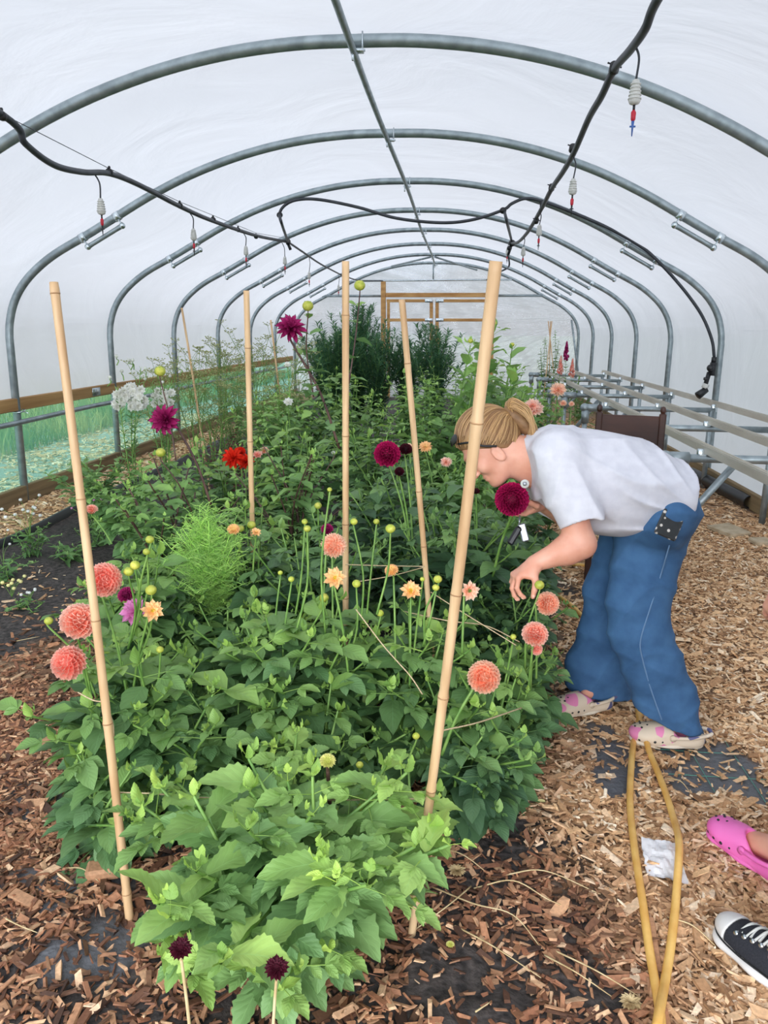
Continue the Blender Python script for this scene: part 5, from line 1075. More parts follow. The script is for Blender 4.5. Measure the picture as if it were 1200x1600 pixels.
twine([at(673, 925, 2.36), at(720, 955, 2.3), at(806, 1008, 2.2)], 'long twine slanting down right from the slim leaning cane')
twine([at(630, 955, 2.4), at(700, 970, 2.2), at(760, 978, 2.3), at(812, 1003, 2.3)], 'slack twine crossing behind the thickest cane')
twine([at(556, 952, 1.95), at(600, 1010, 1.9), at(640, 1055, 1.85), at(660, 1085, 1.85)], 'loose dry twine end hanging over the middle foliage')
# dead stalks and litter right of the front plant
def stalk(pts, lab, r=.0022, cat='dry stalk', m='straw', z=.012):
    P = [];
    for k, p in enumerate(pts): g_ = gp(*p); g_[2] = gz(g_[0], g_[1])+z+(.02 if 0 < k < len(pts)-1 else 0); P.append(g_)
    P = spline(P, 6); tag(MB().add(*tube(P, np.linspace(r, r*.5, len(P)), 5)).build('dry_stalk', M[m]), lab, cat, 'dry stalks on the ground')
for q in [([(678, 1330), (720, 1352), (762, 1375)], 'forked dry stalk just right of the thick cane base'), ([(740, 1392), (800, 1396), (855, 1420), (890, 1425)], 'long pale dry stalk curving over the soil'), ([(790, 1376), (850, 1374), (938, 1402)], 'dry stalk lying across the wood chips below the weed membrane'), ([(675, 1390), (740, 1428), (800, 1450), (846, 1490)], 'longest dry stalk slanting down right, with withered leaf bits'), ([(710, 1456), (770, 1495), (845, 1535)], 'thin dry stalk below the longest one'), ([(850, 1500), (900, 1540), (955, 1560)], 'dry stalk ending near the yellow hose'), ([(862, 1490), (930, 1532), (1000, 1565)], 'dry stalk beside the yellow dead flower'), ([(652, 1392), (655, 1420), (654, 1458)], 'short upright dry stalk beside the cane base'), ([(736, 1388), (700, 1435), (650, 1462)], 'green-yellow dry stalk crossing towards the front plant'), ([(0, 1432), (30, 1462), (60, 1468)], 'pale dry stalk at the left edge'), ([(100, 1355), (130, 1372), (155, 1382)], 'dry stalk beside the chunky wood block'), ([(26, 1036-33), (62, 1003-5)], 'short straw on the edge of the black soil'), ([(1040, 1215), (1062, 1228), (1080, 1240)], 'pale twig beside the right yellow hose strand'), ([(1042, 1438), (1080, 1460), (1118, 1480)], 'pale twig pointing at the black canvas shoe'), ([(742, 1600), (765, 1585)], 'short pale straw at the bottom of the view')]: stalk(*q)
for k, (px, py, lab, pet) in enumerate([(714, 1370, 'withered brown flower head on the soil right of the cane', 'apricot'), (985, 1575, 'withered flower head with brown wrapping beside the yellow hose', 'yellow'), (703, 1490, 'small green-yellow bud dropped on the dark soil', 'cream'), (604, 0, '', '')][:3]):
    p = gp(px, py); p[2] = gz(p[0], p[1])+.02; V, F, ti, ag = HEADS['zinnia' if k < 2 else 'half'][0]; r_ = .024 if k < 2 else .01
    tag(MB().add((V*[1, 1, .8])*r_+p, F, ti, ag).build('fallen_flower', (M['straw'] if k < 2 else PM[pet])), lab, 'flower')
for k, (px, py, lab) in enumerate([(804, 1263, 'pale fallen petal on the dark soil below the bed edge'), (852, 1257, 'pale fallen petal farther right, on the wood chips'), (1000-895+0, 1268+59, 'small cream fallen petal left of the front cane')]):
    p = gp(px, py); p[2] = gz(p[0], p[1])+.018; V, F, a_, l_ = petal(5, .6, .3, .3); tag(MB().add(V*.028@rot((0, 0, 1), k*2.0).T+p, F, .5, 1).build('fallen_petal', PM['cream']), lab, 'petal')
# ------------------------------------------------------------------ people: smooth-union volumes meshed by surface nets
def cap_(a, b, ra, rb=None, k=.02, flat=None): return ('c', np.asarray(a, float), np.asarray(b, float), ra, ra if rb is None else rb, k, flat)
def ell_(c, r, R=None, k=.02, op=1): return ('e', np.asarray(c, float), np.asarray(r, float), R, k, op)
def sdf_mesh(prims, h, cuts=(), disp=None, pad=.03, mb=None, tint=.5, age=.5):
    lo = np.full(3, 1e9); hi = -lo
    def bb(p):
        if p[0] == 'c': r = max(p[3], p[4]); return np.minimum(p[1], p[2])-r, np.maximum(p[1], p[2])+r
        r = p[2].max(); return p[1]-r, p[1]+r
    for p in prims:
        if p[0] == 'e' and p[5] < 0: continue
        a, b = bb(p); lo = np.minimum(lo, a); hi = np.maximum(hi, b)
    lo -= pad; hi += pad; n = np.ceil((hi-lo)/h).astype(int)+1; f = np.full(n, .5, np.float32)
    ax = [lo[k]+np.arange(n[k])*h for k in range(3)]
    for p in prims:
        k = p[5] if p[0] == 'c' else p[4]; a, b = bb(p); m = k+3*h+.004
        i0 = np.clip(((a-m-lo)/h).astype(int), 0, n-1); i1 = np.clip(((b+m-lo)/h).astype(int)+2, 1, n)
        X, Y_, Z = np.meshgrid(ax[0][i0[0]:i1[0]], ax[1][i0[1]:i1[1]], ax[2][i0[2]:i1[2]], indexing='ij'); Q = np.stack([X, Y_, Z], -1).astype(np.float32)
        if p[0] == 'c':
            d = p[2]-p[1]; v = Q-p[1].astype(np.float32); t = np.clip((v@d.astype(np.float32))/max(d@d, 1e-9), 0, 1); w = v-t[..., None]*d.astype(np.float32)
            if p[6] is not None:
                nn, s_ = p[6]; wn = w@np.asarray(nn, np.float32); w = w+wn[..., None]*np.asarray(nn, np.float32)*(s_-1)
            D_ = np.linalg.norm(w, axis=-1)-(p[3]+(p[4]-p[3])*t)
        else:
            v = Q-p[1].astype(np.float32)
            if p[3] is not None: v = v@p[3].astype(np.float32)
            k0 = np.linalg.norm(v/p[2].astype(np.float32), axis=-1); k1 = np.linalg.norm(v/(p[2]**2).astype(np.float32), axis=-1); D_ = k0*(k0-1)/np.maximum(k1, 1e-6)
        s = (slice(i0[0], i1[0]), slice(i0[1], i1[1]), slice(i0[2], i1[2])); g = f[s]
        if p[0] == 'e' and p[5] < 0: hh = np.clip(.5-.5*(D_+g)/k, 0, 1); f[s] = g*(1-hh)-D_*hh+k*hh*(1-hh)
        else: hh = np.clip(.5+.5*(g-D_)/k, 0, 1); f[s] = g*(1-hh)+D_*hh-k*hh*(1-hh)
    if disp is not None or cuts:
        X, Y_, Z = np.meshgrid(*ax, indexing='ij')
        if disp is not None: near = np.abs(f) < .05; f[near] += disp(X[near], Y_[near], Z[near]).astype(np.float32)
        for q_ in cuts:
            if callable(q_): f = np.maximum(f, q_(X, Y_, Z).astype(np.float32)); continue
            c, nn = q_; nn = norm(nn); f = np.maximum(f, ((X-c[0])*nn[0]+(Y_-c[1])*nn[1]+(Z-c[2])*nn[2]).astype(np.float32))
    ins = f < 0; cx = [slice(0, -1), slice(1, None)]; cnt = np.zeros(np.array(f.shape)-1, np.int8)
    corners = [(a, b, c) for a in (0, 1) for b in (0, 1) for c in (0, 1)]
    for a, b, c in corners: cnt += ins[cx[a], cx[b], cx[c]]
    act = (cnt > 0) & (cnt < 8); idx = np.full(act.shape, -1, int); ii = np.argwhere(act); idx[act] = np.arange(len(ii))
    acc = np.zeros((len(ii), 3)); wn_ = np.zeros(len(ii))
    for ca in corners:
        for k in range(3):
            if ca[k]: continue
            cb_ = list(ca); cb_[k] = 1; fa = f[ii[:, 0]+ca[0], ii[:, 1]+ca[1], ii[:, 2]+ca[2]]; fb = f[ii[:, 0]+cb_[0], ii[:, 1]+cb_[1], ii[:, 2]+cb_[2]]
            m = (fa < 0) != (fb < 0); t = np.where(m, fa/np.where(m, fa-fb, 1), 0); P = np.tile(np.array(ca, float), (len(ii), 1)); P[:, k] = t; acc += P*m[:, None]; wn_ += m
    V = lo+(ii+acc/np.maximum(wn_, 1)[:, None])*h; F = []
    for k in range(3):
        a, b = [(1, 2), (2, 0), (0, 1)][k]; s0 = [slice(None)]*3; s1 = [slice(None)]*3; s0[k] = slice(0, -1); s1[k] = slice(1, None)
        e0 = ins[tuple(s0)]; e1 = ins[tuple(s1)]; ch = np.argwhere(e0 != e1); ch = ch[(ch[:, a] > 0) & (ch[:, b] > 0) & (ch[:, a] < f.shape[a]-1) & (ch[:, b] < f.shape[b]-1)]
        def cell(da, db): q = ch.copy(); q[:, a] += da; q[:, b] += db; return idx[q[:, 0], q[:, 1], q[:, 2]]
        q = np.stack([cell(-1, -1), cell(0, -1), cell(0, 0), cell(-1, 0)], -1); fl = e0[ch[:, 0], ch[:, 1], ch[:, 2]]; q = np.where(fl[:, None], q, q[:, ::-1]); F.append(q[(q >= 0).all(1)])
    mb = mb or MB(); mb.add(V, np.vstack(F), tint, age); return mb
M['skin'] = mat('skin', srgb(214, 150, 124), srgb(228, 172, 148), scale=12, rough=.5, bump=.05, bscale=220, sss=.15)
M['tee'] = mat('white_cotton', srgb(206, 206, 214), srgb(216, 216, 223), scale=30, rough=.85, bump=.08, bscale=500)
M['denim'] = mat('blue_denim', srgb(46, 84, 124), srgb(66, 108, 150), scale=14, rough=.85, bump=.12, bscale=600, lo=.3, hi=.7)
M['seam'] = mat('denim_seam', srgb(104, 136, 170), rough=.85)
M['hairm'] = mat('hair', srgb(128, 92, 58), srgb(196, 158, 108), scale=18, rough=.42, attr='tint', lo=.15, hi=.85, stretch=(1, 1, 1))
M['hair_base'] = mat('hair_roots', srgb(124, 92, 60), srgb(152, 116, 78), scale=40, rough=.6)
M['nail'] = mat('nail', srgb(236, 178, 160), rough=.3)
M['blue_tee'] = mat('pale_blue_cotton', srgb(160, 190, 220), srgb(176, 204, 230), scale=20, rough=.85)
M['black_cloth'] = mat('black_cloth', srgb(20, 22, 30), srgb(34, 36, 46), scale=20, rough=.85)
M['pink_foam'] = mat('pink_foam', srgb(236, 110, 186), srgb(242, 124, 196), scale=10, rough=.5)
def hand(prims, wrist, dirf, palm_n, curl=(.5, .6, .5), side=1, sc=1.0, thumb=.7, spread=.12, nails=None):
    """palm and five separate fingers; dirf = towards the knuckles, palm_n = out of the palm"""
    y = norm(dirf); z = norm(np.asarray(palm_n)-y*np.dot(palm_n, y)); x = np.cross(y, z)*side; w = np.asarray(wrist, float); P = lambda a, b, c: w+(x*a+y*b+z*c)*sc
    prims.append(cap_(P(0, -.01, 0), P(0, .03, 0), .023*sc, .026*sc, .015, (z, 1.3)))
    for a in (-.026, -.009, .008, .025): prims.append(cap_(P(a*.6, .015, 0), P(a, .082-abs(a)*.25, -.002), .014*sc, .0105*sc, .012))
    prims.append(cap_(P(.022, .012, .008), P(.032, .045, .010), .016*sc, .012*sc, .014))
    for a, L_, r in ((-.028, .058, .0072), (-.0095, .070, .0080), (.0095, .078, .0084), (.028, .072, .0084)):
        p = P(a, .082-abs(a)*.25, -.002); ang = 0; d0 = y+x*a*spread*20
        for k, f in enumerate((.45, .32, .23)):
            ang += curl[k]*(1+.15*random.uniform(-1, 1)); d = norm(norm(d0)*math.cos(ang)+z*math.sin(ang)); q = p+d*L_*f*sc*1.05
            prims.append(cap_(p, q, r*sc*(1-.06*k), r*sc*(.93-.06*k), .004)); p = q
        if nails is not None: nails.append((p-d*.004*sc-np.cross(np.cross(d, z), d)*0, d, -norm(z*math.cos(ang)-norm(d0)*math.sin(ang)), r*sc))
    t0 = P(.028, .022, .010); d1 = norm(x*.75+y*.6+z*thumb); t1 = t0+d1*.034*sc; d2 = norm(x*.15+y*.85+z*(thumb+.2)); t2 = t1+d2*.03*sc; d3 = norm(-x*.15+y*.9+z*(thumb+.2)); t3 = t2+d3*.022*sc
    prims += [cap_(t0, t1, .013*sc, .0105*sc, .012), cap_(t1, t2, .0102*sc, .0092*sc, .004), cap_(t2, t3, .0094*sc, .0078*sc, .004)]
    if nails is not None: nails.append((t3-d3*.004, d3, norm(np.cross(d3, np.cross(x, d3))), .0085*sc))
def P3(px, py, Y): return at(px, py, Y)
K = mpp(P3(900, 760, 2.6))
hc = P3(764, 695, 2.60); fd = norm(_r*-.68-_u*.73); td = norm(_r*-.73+_u*.68); lat = np.cross(fd, td); lat = lat if np.dot(lat, [0, -1, 0]) > 0 else -lat
HR = np.stack([fd, td, lat], 1); H = lambda a, b, c=0.0: hc+fd*a+td*b+lat*c
body = [ell_(H(-.012, .02), (.094, .098, .074), HR, .02), ell_(H(.030, -.045), (.060, .078, .057), HR, .03), ell_(H(.072, -.100), (.024, .022, .026), HR, .02), cap_(H(-.01, -.075, .045), H(.06, -.10, .02), .016, .014, .025), cap_(H(-.01, -.075, -.045), H(.06, -.10, -.02), .016, .014, .025),
        cap_(H(.090, .0), H(.110, -.036), .008, .0125, .010), ell_(H(.100, -.040, .011), (.009, .007, .007), HR, .006), ell_(H(.100, -.040, -.011), (.009, .007, .007), HR, .006), ell_(H(.080, .022), (.016, .012, .046), HR, .015),
        ell_(H(.086, -.064), (.011, .006, .022), HR, .006), ell_(H(.086, -.076), (.011, .007, .019), HR, .006), ell_(H(.070, -.035, .036), (.022, .022, .018), HR, .018), ell_(H(.070, -.035, -.036), (.022, .022, .018), HR, .018)]
for s_ in (-1, 1):
    body += [ell_(H(.083, .000, .032*s_), (.012, .014, .018), HR, .008, -1), ell_(H(.074, .000, .031*s_), (.013, .013, .014), HR, .005), ell_(H(.012, -.040, .074*s_), (.019, .031, .008), HR, .006), ell_(H(.016, -.038, .082*s_), (.010, .019, .006), HR, .004, -1)]
nb = P3(842, 722, 2.60); shL, shR = P3(868, 722, 2.45), P3(860, 722, 2.76); ch = P3(900, 745, 2.60); be = P3(980, 765, 2.60); pe = P3(1026, 795, 2.60)
elL, wrL = P3(908, 850, 2.40), P3(836, 880, 2.38); elR, wrR = P3(893, 812, 2.78), P3(846, 786, 2.63)
body += [cap_(H(-.035, -.07), nb, .052, .062, .03), cap_(nb, ch, .09, .12, .05), cap_(ch, be, .12, .115, .05), cap_(be, pe, .115, .12, .05), cap_(shL, shR, .055, .055, .05),
         cap_(shL, elL, .052, .046, .03), cap_(elL, elL*.7+wrL*.3, .044, .046, .02), cap_(elL*.7+wrL*.3, wrL, .045, .027, .02), cap_(shR, elR, .05, .043, .03), cap_(elR, wrR, .043, .027, .03)]
hN, tN, hF, tF = gp(1100, 1163), gp(984, 1152), gp(955, 1101), gp(860, 1114)
dN, dF = norm((tN-hN)*[1, 1, 0]), norm((tF-hF)*[1, 1, 0])
kneeN, ankN, kneeF, ankF = P3(1010, 990, 2.57), hN+dN*.055+[0, .03, .10], P3(948, 985, 2.82), hF+dF*.045+[0, .03, .10]
body += [cap_(P3(1020, 850, 2.60), kneeN, .055, .045, .05), cap_(kneeN, ankN, .045, .034, .03), cap_(P3(980, 850, 2.76), kneeF, .055, .045, .05), cap_(kneeF, ankF, .045, .034, .03),
         cap_(ankN, hN+dN*.13+[0, 0, .042], .032, .022, .02), cap_(ankF, hF+dF*.13+[0, 0, .040], .032, .020, .02)]
nails = []
st_ = random.getstate(); random.seed(5)
hand(body, wrL, P3(805, 902, 2.36)-wrL, norm(_u*-1+_r*.55+np.array([0, .25, 0])), (.75, .65, .45), 1, .98, .75, nails=nails)
hand(body, wrR, P3(806, 800, 2.60)-wrR, norm(_u*.9+_r*-.2+np.array([0, -.5, 0])), (.35, .5, .4), -1, .98, .6, nails=nails)
random.setstate(st_)
pe_ = empty('person', (pe[0], 2.6, 0), 'woman in white T-shirt and wide blue jeans bending over to smell a magenta flower', 'person')
sdf_mesh(body, .0042).build('body', M['skin'], pe_)
mb = MB()
for p, d, nn, r in nails: V, F = sphere((0, 0, 0), (r*.62, r*.85, r*.3), 8, 6); mb.add(V@basis(d, nn).T+p+nn*r*.72, F)
mb.build('fingernails', M['nail'], pe_)
# T-shirt
def fold(X, Y_, Z):
    """long creases that fan from the shoulder and from the back of the waist"""
    o1 = P3(862, 700, 2.5); o2 = P3(1085, 800, 2.5); u1 = (X-o1[0])*_r[0]+(Y_-o1[1])*_r[1]; v1 = (X-o1[0])*_u[0]+(Y_-o1[1])*_u[1]+(Z-o1[2])*_u[2]
    u2 = (X-o2[0])*_r[0]+(Y_-o2[1])*_r[1]; v2 = (X-o2[0])*_u[0]+(Y_-o2[1])*_u[1]+(Z-o2[2])*_u[2]
    r1 = np.hypot(u1, v1); r2 = np.hypot(u2, v2); a1 = np.arctan2(v1, u1); a2 = np.arctan2(v2, -u2)
    c1 = (1-np.abs(np.sin(a1*5+1.3*np.sin(r1*7)+Y_*3)))**2.2; c2 = (1-np.abs(np.sin(a2*7+1.1*np.sin(r2*9+1)+Y_*2)))**2.5
    return -.017*c1*np.clip(r1*5-.2, 0, 1)*np.clip(1.6-r1*3, 0, 1)-.014*c2*np.clip(r2*6-.2, 0, 1)*np.clip(1.7-r2*4.5, 0, 1)
L3 = np.array([0, 1.0, 0]); Rb = np.stack([norm(_r*.97-_u*.22), L3-0, norm(_u*.97+_r*.22)], 1); Rb[:, 1] = np.cross(Rb[:, 2], Rb[:, 0])
tee = [ell_(P3(858, 722, 2.60), (.10, .185, .125), Rb, .05), ell_(P3(905, 743, 2.60), (.14, .195, .158), Rb, .05), ell_(P3(950, 755, 2.60), (.14, .19, .165), Rb, .05), ell_(P3(1000, 763, 2.60), (.13, .182, .142), Rb, .05), ell_(P3(1045, 776, 2.60), (.13, .178, .112), Rb, .04),
       cap_(P3(838, 716, 2.60), P3(870, 722, 2.60), .078, .10, .04), cap_(P3(872, 716, 2.47), P3(908, 812, 2.41), .092, .072, .03), cap_(P3(862, 722, 2.76), P3(868, 790, 2.79), .085, .072, .03), ell_(P3(960, 800, 2.60), (.15, .15, .07), Rb, .05)]
def cutpt(c, n_): return (c, n_)
sleeve_n = norm(P3(908, 812, 2.41)-P3(872, 716, 2.47))
hem_n = norm(_r*.97-_u*.10)
# hem and neck cuts apply to the whole shirt, the sleeve is cut by subtracting a ball beyond its cuff
tee += [ell_(P3(906, 806, 2.41)+sleeve_n*.155, (.15, .15, .15), None, .004, -1), ell_(P3(868, 790, 2.79)+[0, 0, -.16], (.15, .13, .15), None, .004, -1)]
sdf_mesh(tee, .006, [(P3(1064, 760, 2.6), hem_n), (P3(818, 715, 2.6), norm(_r*-.95-_u*.2))], fold).build('t_shirt', M['tee'], pe_)
mb = MB(); th = np.linspace(0, 2*PI, 40)
cN = P3(824, 717, 2.6); a1_ = norm(_u*.98+_r*-.2); mb.add(*tube([cN+a1_*math.cos(t)*.080+L3*math.sin(t)*.080 for t in th], .006, 8, False)); mb.build('neckband', M['tee'], pe_)
mb = MB(); a2_ = norm(np.cross(sleeve_n, L3)); a3_ = np.cross(sleeve_n, a2_); c_ = P3(906, 806, 2.41)+sleeve_n*.004
# jeans
jf = lambda X, Y_, Z: -.008*(1-np.abs(np.sin(Z*13-X*11+.8*np.sin(X*17)+Y_*4)))**4-.006*(1-np.abs(np.sin(Z*21+X*9+Y_*6+1)))**3+.006*np.exp(-((Z-.06)/.10)**2)*np.sin(np.arctan2(Y_-2.55, X-.8)*3+X*30)
def jean(): 
    j = [ell_(P3(1027, 800, 2.60), (.118, .19, .135), Rb, .08), cap_(P3(1000, 800, 2.60), P3(1028, 800, 2.6), .105, .115, .05)]
    for pts in ([(1026, 850, 2.52, 58), (1006, 950, 2.48, 48), (1008, 1000, 2.47, 46), (1030, 1060, 2.47, 45), (1050, 1110, 2.48, 46), (1060, 1170, 2.48, 49)], [(990, 850, 2.69, 46), (960, 930, 2.71, 38), (951, 1000, 2.73, 39), (940, 1060, 2.75, 50), (938, 1120, 2.76, 58)]):
        for a, b in zip(pts[:-1], pts[1:]): A, B = P3(*a[:3]), P3(*b[:3]); j.append(cap_(A+[0, .08, 0], B+[0, .08, 0], a[3]*mpp(A), b[3]*mpp(B), .03, ([0, 1.0, 0], 1.45)))
    return j
sdf_mesh(jean(), .0065, [lambda X, Y_, Z: np.where(Y_ < 2.685, (-.42*(X-hN[0]+.02)-(Z-.022))*.92, (-.12*(X-hF[0])-(Z-.028)))*np.where(Z > .5, 0, 1)-np.where(Z > .5, 1, 0), (P3(1020, 742, 2.6), norm(_u*.8+_r*-.6))], jf).build('jeans', M['denim'], pe_)
from mathutils.bvhtree import BVHTree
def hit(o, px, py, lift=0.0):
    """first point of the mesh seen along a photo pixel"""
    me = o.data; off = world_loc(o); T = BVHTree.FromPolygons([v.co+off for v in me.vertices], [tuple(p.vertices) for p in me.polygons]) if o.name not in _TR else _TR[o.name]; _TR[o.name] = T
    v = norm(_r*(px-600)/FPX-_u*(py-800)/FPX+_f); p, nn, _, _ = T.ray_cast(Vector(CAMLOC.tolist()), Vector(v.tolist()))
    return None if p is None else (np.array(p)-v*lift)
_TR = {}
bpy.context.view_layer.update(); jo = [c for c in pe_.children if c.name.startswith('jeans')][0]
mb = MB()
S1 = [(1046, 852, 2.34), (1032, 900, 2.36), (1016, 950, 2.37), (1001, 1000, 2.365), (1004, 1030, 2.365), (1018, 1080, 2.37), (1034, 1125, 2.375), (1052, 1150, 2.385)]
Q = []
for x, y, _ in S1:
    h_ = hit(jo, x, y, .001)
    if h_ is not None: Q.append(h_)
    continue
    yy = np.interp(y, [850, 950, 1000, 1060, 1110, 1170], [2.52, 2.48, 2.47, 2.47, 2.48, 2.48]); cx_ = np.interp(y, [850, 950, 1000, 1060, 1110, 1170], [1026, 1006, 1008, 1030, 1050, 1060]); rr = np.interp(y, [850, 950, 1000, 1060, 1110, 1170], [58, 49, 46, 45, 46, 49])
    A = P3(cx_, y, yy); m_ = mpp(A); dx_ = (x-cx_)*m_; Q.append(A+_r*dx_-_f*math.sqrt(max((rr*m_)**2-dx_**2, 0))*1.0)
mb.add(*tube(spline(Q, 8), .0026, 5)); mb.build('side_seam', M['seam'], pe_)
# phone in the back pocket, key fob, badge
def slab(c, R, s, m, name, label, cat): V, F = box((0, 0, 0), s, None, min(s)*.4); return tag(MB().add(V@R.T+c, F).build(name, m, None, False), label, cat)
m, nt, n, L, o = mk('flowered_case'); b = n('ShaderNodeBsdfPrincipled'); tc = n('ShaderNodeTexCoord'); vo = n('ShaderNodeTexVoronoi'); vo.inputs['Scale'].default_value = 55; L(tc.outputs['Object'], vo.inputs['Vector']); cr = ramp([(0, (214, 210, 200)), (.24, (206, 200, 190)), (.3, (52, 54, 54)), (1, (44, 46, 46))]); L(vo.outputs['Distance'], cr.inputs[0]); L(cr.outputs[0], b.inputs['Base Color']); b.inputs['Roughness'].default_value = .4; L(b.outputs[0], o.inputs[0]); M['case'] = m
cph = hit(jo, 1046, 822, .004)+[0, 0, .004]; slab(cph, np.stack([norm(_r*.8-_u*.35), norm(_u*.8+_r*.35), np.cross(norm(_r*.8-_u*.35), norm(_u*.8+_r*.35))], 1), (.072, .085, .010), M['case'], 'phone', 'phone in a dark case with white flowers, sticking out of the jeans pocket', 'phone')
M['silver'] = mat('silver', srgb(140, 144, 150), srgb(165, 169, 174), scale=20, rough=.25, metal=.6)
fobe = empty('key_fob', P3(808, 812, 2.5), 'black and silver key fob dangling from the hand holding the flower', 'key fob')
Ra = np.stack([norm(_r*.95+_u*.25), norm(_u*.95-_r*.25), -_f], 1); V, F = box((0, 0, 0), (.026, .062, .010), None, .004); MB().add(V@Ra.T+P3(818, 832, 2.50), F).build('silver_plate', M['silver'], fobe, False)
Ra = np.stack([norm(_r*.85-_u*.5), norm(_u*.85+_r*.5), -_f], 1); V, F = box((0, 0, 0), (.022, .068, .016), None, .006); MB().add(V@Ra.T+P3(804, 837, 2.49), F).build('black_case', M['black'], fobe, False)
MB().add(*tube([P3(812, 806, 2.54), P3(812, 812, 2.5), P3(811, 820, 2.5)], .003, 6)).build('ring', M['silver'], fobe)
bde = empty('badge', P3(818, 755, 2.46), 'small round white badge pinned at the collar of the white T-shirt', 'badge'); V, F = tube([P3(820, 756, 2.45), P3(820, 756, 2.44)], .014, 18); MB().add(V, F).build('disc', M['white_pl'], bde)
V, F = tube([P3(820, 756, 2.438), P3(820, 756, 2.436)], .007, 14); MB().add(V, F).build('emblem', M['silver'], bde)
# hair: cap, combed locks, folded ponytail
cap = [ell_(H(-.016, .024), (.103, .106, .084), HR, .02)]
nh = norm(fd*-.72+td*.69); sdf_mesh(cap, .005, [(H(.0, -.026), -nh)]).build('hair', M['hair_base'], pe_)
hb = pe_.children[-1]
sdf_mesh([ell_(H(-.126, .006), (.030, .042, .040), HR, .02), ell_(H(-.128, -.035), (.028, .050, .042), HR, .02)], .005).build('bun', M['hair_base'], pe_)
knot = H(-.112, -.012); mb = MB(); g = np.random.default_rng(3)
def on_cap(p, off=.003):
    v = (p-H(-.016, .024))@HR; k = np.linalg.norm(v/np.array([.103, .106, .084])); return H(-.016, .024)+HR@(v/k)*(1+off/.1)
for i in range(560):
    a = g.uniform(-PI, PI); # ring point on the hairline plane
    e1, e2 = norm(fd*.69+td*.72), lat; s0 = H(0, -.026)+(e1*math.cos(a)*.13+e2*math.sin(a)*.1)+nh*g.uniform(0, .05); Q = []
    off = g.uniform(.001, .006)
    for t in np.linspace(0, 1, 9): Q.append(on_cap(s0*(1-t)+knot*t+nh*.05*math.sin(PI*t)+g.normal(0, .0008, 3), off)) if t < .9 else Q.append(knot+g.normal(0, .008, 3))
    mb.add(*tube(spline(Q, 2), np.linspace(.0022, .0014, 17), 4, False), tint=np.clip(g.normal(.45, .2), 0, 1))
for i in range(620):
    w_ = g.normal(0, .4); sp_ = np.clip(g.normal(0, .026), -.05, .05); r_ = g.uniform(.1, 1.1)
    Q = [knot+lat*sp_*.3, H(-.125-.012*r_, .012+.028*r_, sp_*.7), H(-.128-.03*r_, .030+.018*r_, sp_), H(-.140-.03*r_, -.005-.005*w_, sp_*1.15), H(-.135-.018*r_, -.045, sp_*1.2), H(-.112-.01*r_, -.082+.006*w_, sp_*1.15)+fd*g.normal(0, .006), H(-.095, -.108+.014*w_, sp_*1.0)]
    Q = [q+g.normal(0, .0022, 3) for q in Q]; mb.add(*tube(spline(Q, 3), np.linspace(.0022, .0012, 19), 4, False), tint=np.clip(g.normal(.66, .22), 0, 1))
th = np.linspace(0, 2*PI, 20)
mb.build('locks', M['hairm'], hb); MB().add(*tube([knot+td*math.cos(t)*.022+lat*math.sin(t)*.022 for t in th], .006, 6)).build('hair_tie', M['black'], hb)
sg = empty('sunglasses', H(.06, .075), 'black sunglasses pushed up on the head of the bending woman', 'sunglasses')
for s_ in (-1, 1):
    MB().add(*tube(spline([H(.075, .078, .045*s_), H(.052, .055, .083*s_), H(.03, .015, .090*s_), H(.0, -.018, .088*s_)], 5), .0038, 6)).build('arm', M['black'], sg)
    V, F = sphere((0, 0, 0), (.026, .019, .004), 14, 8); y_ = norm(fd*.55+td*.8+lat*.25*s_); MB().add(V@np.stack([norm(lat-y_*np.dot(lat, y_)), np.cross(y_, norm(lat-y_*np.dot(lat, y_))), y_], 1).T+H(.072, .098, .034*s_), F).build('lens', M['black'], sg)
MB().add(*tube([H(.078, .098, -.012), H(.080, .102, 0), H(.078, .098, .012)], .003, 6)).build('bridge', M['black'], sg)
# shoes
m, nt, n, L, o = mk('patterned_foam'); b = n('ShaderNodeBsdfPrincipled'); tc = n('ShaderNodeTexCoord'); vo = n('ShaderNodeTexVoronoi'); vo.inputs['Scale'].default_value = 22; L(tc.outputs['Object'], vo.inputs['Vector']); sp = n('ShaderNodeSeparateColor'); L(vo.outputs['Color'], sp.inputs[0])
cr = ramp([(0, (214, 196, 172)), (.52, (222, 206, 184)), (.55, (220, 130, 170)), (.72, (216, 110, 160)), (.74, (150, 176, 160)), (.84, (150, 176, 160)), (.86, (92, 92, 130)), (1, (92, 92, 130))]); cr.color_ramp.interpolation = 'CONSTANT'; L(sp.outputs[0], cr.inputs[0]); L(cr.outputs[0], b.inputs['Base Color']); b.inputs['Roughness'].default_value = .55; L(b.outputs[0], o.inputs[0]); M['foam'] = m
M['sole'] = mat('cream_sole', srgb(214, 200, 178), srgb(224, 212, 192), scale=20, rough=.7)
